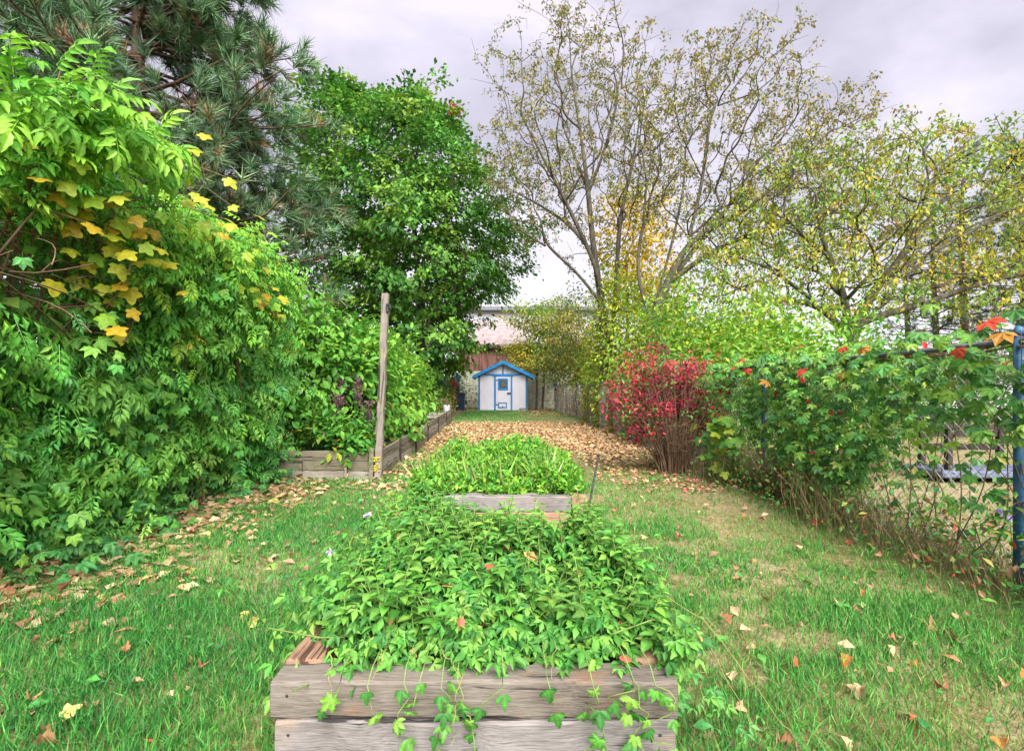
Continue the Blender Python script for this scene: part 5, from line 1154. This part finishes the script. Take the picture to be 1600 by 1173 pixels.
def bdir(p):
    n = len(p); o = np.column_stack([(p[:, 0] + .05) * 1.2, (p[:, 1] - 1.9) * .8, np.zeros(n)]); return norm(o * .9 + rvec(n) * .8 * [1, 1, .4] + [0, -.25, -.12]), norm(UP * 1.0 + o * .5 + [0, -.4, 0] + rvec(n) * .6)
BPAL = [(.04, .17, .03), (.065, .23, .035), (.1, .29, .045), (.14, .34, .055), (.19, .38, .06)]
p = bramble_pts(330, .012); p2 = []
hang = []   # shoots hanging over the front boards
for (x, L_) in ((520, .07), (575, .05), (630, .13), (655, .06), (700, .18), (735, .2), (770, .07), (860, .06), (930, .17), (960, .08), (1000, .2), (1030, .16)):
    X = (x - VX) / F * 1.19; n = max(2, int(L_ / .022)); u = np.linspace(0, 1, n); hang.append(np.column_stack([X + rng.normal(size=n) * .022, np.full(n, 1.175) - rng.random(n) * .03, .315 - u * L_ + rng.normal(size=n) * .01]))
hp = np.concatenate(hang); p = np.concatenate([p[:300 - len(hp)], hp]); yd, nr = bdir(p); nh = len(hp)
yd[-nh:] = norm(np.array([0, -.45, -.9]) + rvec(nh) * .6); nr[-nh:] = norm(np.array([0, -1, .5]) + rvec(nh) * .4)
sz = rng.uniform(.038, .07, len(p)); sz[-nh:] = rng.uniform(.035, .06, nh)
leaf_objects('leaf', br, TERN, BPAL, p, yd, nr, sz, M['leaf'], None, 12)
L = Leaves()
for q in range(4):
    p = bramble_pts(1900, .03 if q < 3 else .07) + rng.normal(size=3) * 0; p[:, 2] += .05 * (rng.random(len(p)) < .2) * rng.random(len(p)); yd, nr = bdir(p); L.add(TERN[q] if q < 1 else TERN_LO, p, yd, nr, rng.uniform(.03, .068, len(p)), pick(BPAL, len(p), [2, 3, 3, 2, 1], .16), cvar=.05)
# low trailing shoots on the grass beside the bed
n = 300; x = .42 + rng.exponential(.1, n); y = rng.uniform(1.25, 2.3, n); p = np.column_stack([x, y, np.clip(.34 - (x - .42) * 1.0, .03, .4) * rng.uniform(.4, 1, n)]); yd, nr = bdir(p); L.add(TERN_LO, p, yd, nr, rng.uniform(.025, .05, n), pick([(.06, .24, .05), (.1, .3, .06), (.13, .33, .05)], n))
n = 130; p = np.column_stack([-.6 - rng.exponential(.05, n), rng.uniform(1.5, 2.5, n), rng.uniform(.22, .42, n)]); L.add(TERN_LO, p, *bdir(p), rng.uniform(.04, .08, n), pick(BPAL, n))
n = 70; p = bramble_pts(n * 2, .02)[:n]; L.add(LEAF5, p + [0, 0, .012], *bdir(p), rng.uniform(.03, .06, n), pick([(.35, .16, .06), (.5, .3, .1), (.45, .1, .06), (.2, .08, .06)], n))
# upright leafy shoots stand out of the tangle
LEAF3U = leaf_tpl(3, .25, .35, .35)
US = []; n = 330; x = rng.uniform(-.53, .46, n); y = np.where(x > -.22, rng.uniform(1.36, 2.05, n), rng.uniform(1.36, 2.5, n))
for i in range(n):
    h0 = float(mound(x[i], y[i])); hh = rng.uniform(.06, .17); lean = rng.normal(size=2) * .05; US.append(np.array([[x[i], y[i], h0 - .12], [x[i] + lean[0] * .4, y[i] + lean[1] * .4, h0], [x[i] + lean[0], y[i] + lean[1], h0 + hh * .7]]))
    m = 9; u = np.linspace(.1, 1, m); ax = US[-1][1] + (US[-1][2] - US[-1][1]) * u[:, None]; aa = np.arange(m) * 1.75 + rng.random() * 6
    yd = norm(np.column_stack([np.cos(aa), np.sin(aa), .15 + .3 * u])); L.add(LEAF3U, ax, yd, norm(UP + rvec(m) * .35), .05 * (1.1 - .6 * u) * rng.uniform(.8, 1.2, m), pick(BPAL[1:], 1, [2, 3, 3, 2]).repeat(m, 0))
L.build('foliage', M['leaf'], br)
mb = MB()
for q in US: mb.tube(q, [.003, .0025, .0015], 4, False)
for _ in range(190):
    x, y = rng.uniform(-.5, .38), rng.uniform(1.32, 2.3); h = float(mound(np.array(x), np.array(y))); e = np.array([x + rng.normal() * .1, y - .03 + rng.normal() * .1, h + rng.uniform(-.06, .03)]); mb.tube([(x, y, .24), (x * .6 + e[0] * .4, y * .6 + e[1] * .4, .24 + (h - .24) * .6), e], [.004, .003, .002], 4, False)
for h_ in hang:
    q = h_[np.argsort(-h_[:, 2])]; mb.tube(np.concatenate([[[q[0, 0], 1.3, .33]], [[q[0, 0], 1.2, .33]], q]), .0016, 4, False)
mb.build('stem', M['stem_green'], br, smooth=True)["kind"] = 'stuff'
# long bent straw-coloured canes
mb = MB()
for pts in ([(1040, 930, 1.5), (1100, 970, 1.45), (1160, 1040, 1.38), (1215, 1120, 1.3), (1240, 1150, 1.28)], [(1000, 900, 1.6), (1090, 985, 1.45), (1140, 1060, 1.4), (1180, 1140, 1.33)], [(720, 1050, 1.16), (712, 1100, 1.14), (705, 1165, 1.14)], [(690, 1015, 1.25), (722, 1060, 1.17)], [(515, 1020, 1.2), (516, 1085, 1.15)], [(605, 1010, 1.2), (582, 1062, 1.16)], [(880, 940, 1.5), (855, 1010, 1.35), (850, 1030, 1.3)], [(880, 975, 1.45), (868, 1000, 1.3), (862, 1060, 1.17)]):
    q = np.array([P(*a) for a in pts]); u_ = np.linspace(0, len(q) - 1, 14); q = np.column_stack([np.interp(u_, np.arange(len(q)), q[:, j]) for j in range(3)]); q[1:-1] = (q[:-2] + q[1:-1] + q[2:]) / 3 + rng.normal(size=(12, 3)) * .004; mb.tube(q, np.linspace(.0013, .0007, 14), 5, False)
mb.build('cane', noisemat('straw', [(.3, (.2, .22, .06)), (.7, (.36, .3, .12))], 30, 3), br, smooth=True)["kind"] = 'stuff'
for i, (x, y, D) in enumerate(((516, 862, 1.85), (588, 853, 1.85), (575, 805, 2.1), (858, 945, 1.5), (896, 957, 1.48))):
    c = P(x, y, D); n = 16; d = norm(rvec(n) + UP * .3); Vv, Tt, cc = inst(LEAF1W, np.repeat(c[None], n, 0), d, rvec(n), .016 * D / 1.6, pick([(.6, .55, .65), (.55, .42, .6)], n)); mobj('flower', Vv, Tt, M['flower'], br, cc)

# ================================================================== herbs in the second bed
hb = thing('herb_patch', 'bright lime-green feathery herbs crowding the grey timber bed', 'plant', (.05, 3.8, .33))
L = Leaves(); n = 19000
x = rng.uniform(-.62, .56, n); y = rng.uniform(3.2, 4.75, n); e = np.clip(1 - np.abs((x - .0) / .64) ** 3, 0, 1)
top = .34 + (np.interp(y, [3.2, 3.35, 3.8, 4.5, 4.75], [.03, .1, .2, .22, .1])) * e + .36 * (fbm(x, y, 6, 9) - .45); z = .33 + (top - .33) * rng.random(n) ** .55
k = (top > .35); p = np.column_stack([x, y, z])[k]; n = len(p); HP = [(.1, .32, .03), (.16, .4, .035), (.22, .45, .05), (.07, .25, .04), (.3, .42, .06)]
L.add(LEAF1, p, norm(rvec(n) + UP * .45), norm(UP + rvec(n) * .7), rng.uniform(.02, .055, n), pick(HP, n, [3, 3, 2, 2, 1]))
n = 1300; x = rng.uniform(-.6, .5, n); y = rng.uniform(3.3, 4.7, n); BL = (np.array([(-.03, 0, 0), (.03, 0, 0), (.024, .5, .03), (-.024, .5, .03), (0, 1, -.12)]), np.array([(0, 1, 2), (0, 2, 3), (3, 2, 4)]))
L.add(BL, np.column_stack([x, y, np.full(n, .29)]), norm(UP + rvec(n) * .5), rvec(n), rng.uniform(.12, .34, n), pick(HP + [(.45, .45, .15), (.5, .45, .25)], n))
n = 500; p = np.column_stack([rng.uniform(-.85, -.4, n), rng.uniform(3.3, 4.6, n), rng.uniform(.02, .3, n)]); L.add(LEAF1, p, norm(rvec(n)), norm(UP + rvec(n) * .6), rng.uniform(.03, .07, n), pick(HP, n))
L.build('foliage', M['leaf'], hb)
mb = MB()
for _ in range(170):
    x, y = rng.uniform(-.4, .42), rng.uniform(3.3, 4.4); h = rng.uniform(.15, .3); mb.tube([(x, y, .31), (x + rng.normal() * .03, y, .31 + h * .5), (x + rng.normal() * .08, y + rng.normal() * .05, .31 + h)], [.004, .003, .002], 4, False)
mb.build('stem', M['stem_green'], hb)["kind"] = 'stuff'

# ================================================================== weeds along the right fence
BLADE = (np.array([(-.035, 0, 0), (.035, 0, 0), (.03, .55, .05), (-.03, .55, .05), (0, 1, -.22)]), np.array([(0, 1, 2), (0, 2, 3), (3, 2, 4)]))
THB = (np.array([(-.004, 0, 0), (.004, 0, 0), (.004, .55, .06), (-.004, .55, .06), (0, 1, -.2)]), np.array([(0, 1, 2), (0, 2, 3), (3, 2, 4)]))
L = Leaves(); n = 9000; y = rng.uniform(.2, 6.0, n); x = fx(y) + rng.normal(size=n) * np.where((y > 3.9) & (y < 5.2), .07, .16) + np.where((y > 3.9) & (y < 5.2), .04, -.05); h = np.interp(y, [1.5, 2.5, 3.4, 4.2, 5, 6], [.2, .24, .34, .6, .5, .3]) * rng.uniform(.4, 1.1, n)
L.add(THB, np.column_stack([x, y, 0 * x]), norm(UP + rvec(n) * .38 + [-.12, 0, 0]), rvec(n), h, pick([(.24, .17, .09), (.34, .26, .15), (.16, .11, .06), (.12, .22, .05), (.09, .2, .04)], n, [3, 2.4, 2, 1.4, 1.4]))
n = 5200; y = rng.uniform(1.5, 5.8, n); x = fx(y) + rng.normal(size=n) * .17 - .03; p = np.column_stack([x, y, rng.exponential(.2, n) + .02]); p = p[p[:, 2] < .85]; n = len(p)
L.add(LEAF1, p, norm(rvec(n) - UP * .2), norm(UP + rvec(n) * .7), rng.uniform(.02, .06, n), pick([(.07, .22, .05), (.12, .27, .05), (.28, .28, .06), (.3, .18, .09), (.45, .08, .05)], n, [3, 3, 1.6, 1.5, .3]))
tag(L.build('weed_growth', M['grass']), 'tall dry weeds and grass matted along the foot of the right fence', 'weeds', None, 'stuff')
for (x, y, D) in ((1560, 800, 2.6), (1578, 808, 2.6)):
    c = P(x, y, D); t = thing('wild_aster', 'lilac wild aster bloom on a thin stem against the wire', 'flower', (c[0], D, 0), 'asters by the fence'); mb = MB(); mb.tube([(c[0] + .02, D, 0), (c[0] + .01, D, c[2] * .6), c], .003, 5, False); mb.build('stalk', M['stem_green'], t)
    n = 22; aa = np.linspace(0, 2 * math.pi, n); d = norm(np.column_stack([np.cos(aa), 0 * aa - .4, np.sin(aa)])); V_, T_, c_ = inst(LEAF1, np.repeat(c[None], n, 0), d, np.repeat(np.array([[0, -1., .2]]), n, 0), .024, pick([(.4, .35, .65)], n)); mobj('bloom', V_, T_, M['flower'], t, c_)

# ================================================================== lawn grass
def lush(x, y):
    l = np.interp(x, [-2.6, -2.0, -1.0, -.5, .6, 1.2, 2.0, 2.7], [.7, 1.15, 1.3, 1.25, 1.0, .78, .66, .75])
    l = l * np.interp(y, [0, 3.5, 5, 7, 8.5, 16, 18, 25], [1, 1, .7, .55, .3, .25, .75, .75])
    l = np.where((y < 1.75) & (x > .5) & (x < 1.1), .95, l)
    return l * (.1 + 1.8 * fbm(x, y, 1.5, 7)) 
def bare(x, y): return .5 * sstep(.54, .74, fbm(x * .7, y, 3.2, 20)) * sstep(.3, .9, x) * (1 - sstep(8, 10, y))
def inbeds(x, y): return ((x > BX0) & (x < BX1) & (y > BY0) & (y < BY1)) | ((x > CX0) & (x < CX1) & (y > CY0) & (y < CY1)) | ((y > 5.62) & (x < sx(y)) & (x > -3.6))
GG = np.array([(.04, .2, .04), (.065, .27, .045), (.11, .34, .055), (.16, .38, .065), (.24, .38, .09)]); GD = np.array([(.36, .27, .13), (.46, .37, .2), (.25, .2, .09), (.3, .3, .1)])
L = Leaves()
def lawn(n, x0, x1, y0, y1, ln, wid, bend=.55, tmin=.0, dryk=1.0):
    x = rng.uniform(x0, x1, n); u = rng.random(n); y = y0 + (y1 - y0) * u; l = lush(x, y) * (1 - .93 * bare(x, y)); cl = .55 + .9 * fbm(x, y, 9, 30)
    k = (rng.random(n) < (.16 + l) * (1 - .75 * bare(x, y)) * np.clip(cl, .4, 1.2)) & ~inbeds(x, y); x, y, l, cl = x[k], y[k], l[k], cl[k]; m = len(x)
    dry = rng.random(m) < np.clip(.66 - .8 * l, .03, .75) * dryk * np.where(x < -.4, .45, 1)
    c = GG[np.clip((rng.normal(size=m) * 1.1 + 1.6 + 1.2 * (1 - l)).astype(int), 0, 4)]; c = np.where(dry[:, None], GD[rng.integers(0, 4, m)], c) * (1 + .14 * rng.normal(size=(m, 1)))
    h = ln * rng.uniform(.45, 1.2, m) * (.5 + .5 * np.clip(l, 0, 1)) * (.45 + .6 * cl); tilt = np.where(dry, 1.3, 1)
    B_ = (BLADE[0] * np.array([wid, 1, 1]), BLADE[1])
    L.add(B_, np.column_stack([x, y, gz(x, y) - .003]), norm(UP + rvec(m) * bend * tilt[:, None] * rng.uniform(.4, 1.5, (m, 1))), rvec(m), h, np.clip(c, .01, .8))
lawn(98000, -2.75, 2.75, .6, 2.3, .075, .66)
lawn(66000, -2.75, 2.75, 2.3, 4.2, .062, .98)
lawn(44000, -2.8, 2.8, 4.2, 8.2, .065, 1.45)
lawn(28000, -1.8, 3.0, 8.2, 26, .075, 2.6)
lawn(15000, 2.8, 12, .2, 14, .1, 2.2, dryk=1.3)
n = 45000; x = rng.uniform(.2, 2.7, n); y = rng.uniform(1.0, 7.5, n); k = (rng.random(n) < .05 + 1.2 * bare(x, y)) & ~inbeds(x, y); x, y = x[k], y[k]; n = len(x)   # flattened thatch
L.add((BLADE[0] * np.array([.6, 1, 1]), BLADE[1]), np.column_stack([x, y, gz(x, y) + .002 + rng.random(n) * .008]), norm(rvec(n) * [1, 1, .12] + UP * .05), norm(UP + rvec(n) * .5), rng.uniform(.02, .07, n), np.clip(GD[rng.integers(0, 4, n)] * (1 + .25 * rng.normal(size=(n, 1))), .02, .8))
# weeds with broader leaves among the grass
n = 3000; x = rng.uniform(-2.6, 2.7, n); y = rng.uniform(1.2, 8, n); k = (fbm(x, y, 2.2, 11) > .56) & ~inbeds(x, y); x, y = x[k], y[k]; n = len(x)
L.add(LEAF1W, np.column_stack([x, y, gz(x, y) + rng.uniform(.01, .05, n)]), norm(rvec(n) * [1, 1, .3] + UP * .2), norm(UP + rvec(n) * .4), rng.uniform(.025, .06, n), pick([(.07, .27, .05), (.1, .32, .06), (.06, .24, .07)], n))
tag(L.build('grass', M['grass']), 'short patchy lawn grass, lush green and dry straw mixed', 'grass', None, 'stuff')

# ================================================================== fallen leaves
L = Leaves()
FL = [(.38, .24, .13), (.43, .3, .18), (.28, .17, .095), (.55, .38, .22), (.3, .15, .08), (.5, .33, .1)]
def fallen(x, y, size, pal=FL, w=(3, 3, 2, 2, 1.2, .7), lift=.012, tpl=LEAF1W):
    k = ~inbeds(x, y); x, y = x[k], y[k]; n = len(x)
    L.add(tpl, np.column_stack([x, y, gz(x, y) + lift + rng.random(n) * .02]), norm(rvec(n) * [1, 1, .18]), norm(UP + rvec(n) * .5), size * rng.uniform(.55, 1.3, n), pick(pal, n, w[:len(pal)]))
n = 36000; x = rng.uniform(-1.8, 2.95, n); y = rng.uniform(6.6, 17.6, n)
d = sstep(6.8, 10.0, y + 1.6 * (fbm(x, y, .9, 12) - .5)) * (1 - sstep(14.5, 17.4, y)) * (.55 + .9 * (fbm(x, y, 1.0, 13) > .38)); d = d * np.interp(x, [-1.8, -.8, 0, 3], [.45, .8, 1, 1]); k = rng.random(n) < d
fallen(x[k], y[k], .08)
n = 2600; y = rng.uniform(2.0, 5.65, n); x = -2.62 + rng.exponential(.3, n) - .1; fallen(x, y, .085, w=(2, 3, 3, 2, 2, .7))
n = 700; y = rng.uniform(5.0, 8.5, n); x = -1.25 + rng.normal(size=n) * .3; fallen(x, y, .085)
n = 480; y = rng.uniform(4.9, 6.6, n); x = 2.0 + rng.normal(size=n) * .42; fallen(x, y, .06, [(.5, .12, .11), (.42, .22, .13), (.35, .1, .1), (.5, .32, .2)], (1, 2, 1, 3))
n = 900; y = rng.uniform(6, 10, n); x = rng.uniform(1.2, 2.9, n); fallen(x, y, .085)
n = 420; y = rng.uniform(1.6, 9, n); x = rng.uniform(-2.6, 2.6, n); fallen(x, y, .055, lift=.03)
n = 500; y = rng.uniform(20, 27.5, n); x = rng.uniform(1.3, 3.0, n); fallen(x, y, .13)
n = 200; y = rng.uniform(25, 27.5, n); x = rng.uniform(-2.6, -1.3, n); fallen(x, y, .13)
tag(L.build('leaf_litter', M['dry_leaf']), 'carpet of tan and rust fallen leaves across the far lawn', 'leaf litter', None, 'stuff')

def curl(tpl, amt):
    V, T = tpl; V = V.copy(); V[:, 2] += amt * V[:, 0] ** 2 * 3 - amt * .3 * (V[:, 1] - .5) ** 2; return V, T
KINDS = {
 'brown': ('curled rust-brown fallen leaf lying on the grass', [(.4, .19, .1), (.5, .26, .14), (.33, .15, .08)], [curl(LEAF7, .9), curl(LOBED, .8), curl(LEAF5, 1.2)]),
 'yellow': ('flat pale yellow fallen leaf lying on the grass', [(.62, .48, .16), (.6, .42, .2)], [curl(LEAF7, .3), curl(LOBED, .3)]),
 'orange': ('bright orange-red fallen leaf lying on the grass', [(.6, .2, .06), (.55, .12, .07)], [curl(LEAF7, .9), curl(LOBED, .7)]),
 'tan': ('dry beige fallen leaf lying on the grass', [(.45, .3, .17), (.5, .35, .2), (.38, .25, .14)], [curl(LEAF5, .7), curl(LOBED, .6), curl(LEAF7, .5)])}
fm = {kk: [data_mesh('fallen_leaf', V, T, M['dry_leaf'], np.repeat(np.array(c)[None], len(V), 0) * (1 + .1 * rng.normal(size=(len(V), 1)))) for c in pal for V, T in tp] for kk, (lab, pal, tp) in KINDS.items()}
spots = [(388, 972, 'yellow', .085), (385, 952, 'yellow', .07), (298, 1028, 'brown', .055), (95, 1118, 'yellow', .07), (50, 1160, 'brown', .08), (15, 1092, 'tan', .1), (172, 1050, 'brown', .055), (203, 1062, 'tan', .05), (45, 1103, 'tan', .05), (85, 930, 'brown', .1), (25, 925, 'tan', .12), (80, 955, 'tan', .1), (150, 1003, 'brown', .04), (200, 1015, 'brown', .05), (243, 888, 'tan', .08), (140, 870, 'tan', .06), (170, 875, 'tan', .06), (185, 990, 'brown', .05),
         (1318, 1028, 'orange', .065), (1240, 1045, 'orange', .07), (1310, 943, 'tan', .1), (1205, 940, 'brown', .09), (1400, 1013, 'tan', .07), (1470, 980, 'brown', .09), (1440, 1122, 'orange', .06), (1560, 1150, 'orange', .045), (1478, 1080, 'brown', .05), (1595, 1058, 'orange', .06), (1525, 913, 'orange', .07), (1320, 843, 'orange', .06), (1335, 1056, 'tan', .05), (1350, 925, 'orange', .05), (1572, 1070, 'brown', .045), (1090, 1030, 'brown', .05), (1240, 780, 'orange', .1), (1275, 822, 'orange', .1), (560, 908, 'yellow', .0)]
for i in range(120):
    y = float(rng.choice([rng.uniform(790, 1160), rng.uniform(760, 900)])); x = float(rng.uniform(0, 1600)); spots.append((x, y, str(rng.choice(['brown', 'tan', 'brown', 'tan', 'orange', 'yellow'], p=[.3, .3, .12, .12, .08, .08])), float(rng.uniform(.035, .075))))
placed = 0
for (x, y, kk, s) in spots:
    D = F / (y - VY) * (CAM_H - .03); X = (x - VX) / F * D
    if s <= 0 or abs(X) > 2.55 or inbeds(np.array(X), np.array(D)) or (-.75 < X < .7 and D < 3.1): continue
    o = bpy.data.objects.new('fallen_leaf', fm[kk][int(rng.integers(0, len(fm[kk])))]); C.objects.link(o)
    o.location = (X, D, float(gz(X, D)) + .012 + rng.random() * .03); o.rotation_euler = (rng.normal() * .42, rng.normal() * .42, rng.uniform(0, 6.28)); s *= .78; o.scale = (s, s, s)
    tag(o, KINDS[kk][0], 'leaf', {'brown': 'brown fallen leaves', 'yellow': 'yellow fallen leaves', 'orange': 'orange fallen leaves', 'tan': 'beige fallen leaves'}[kk])
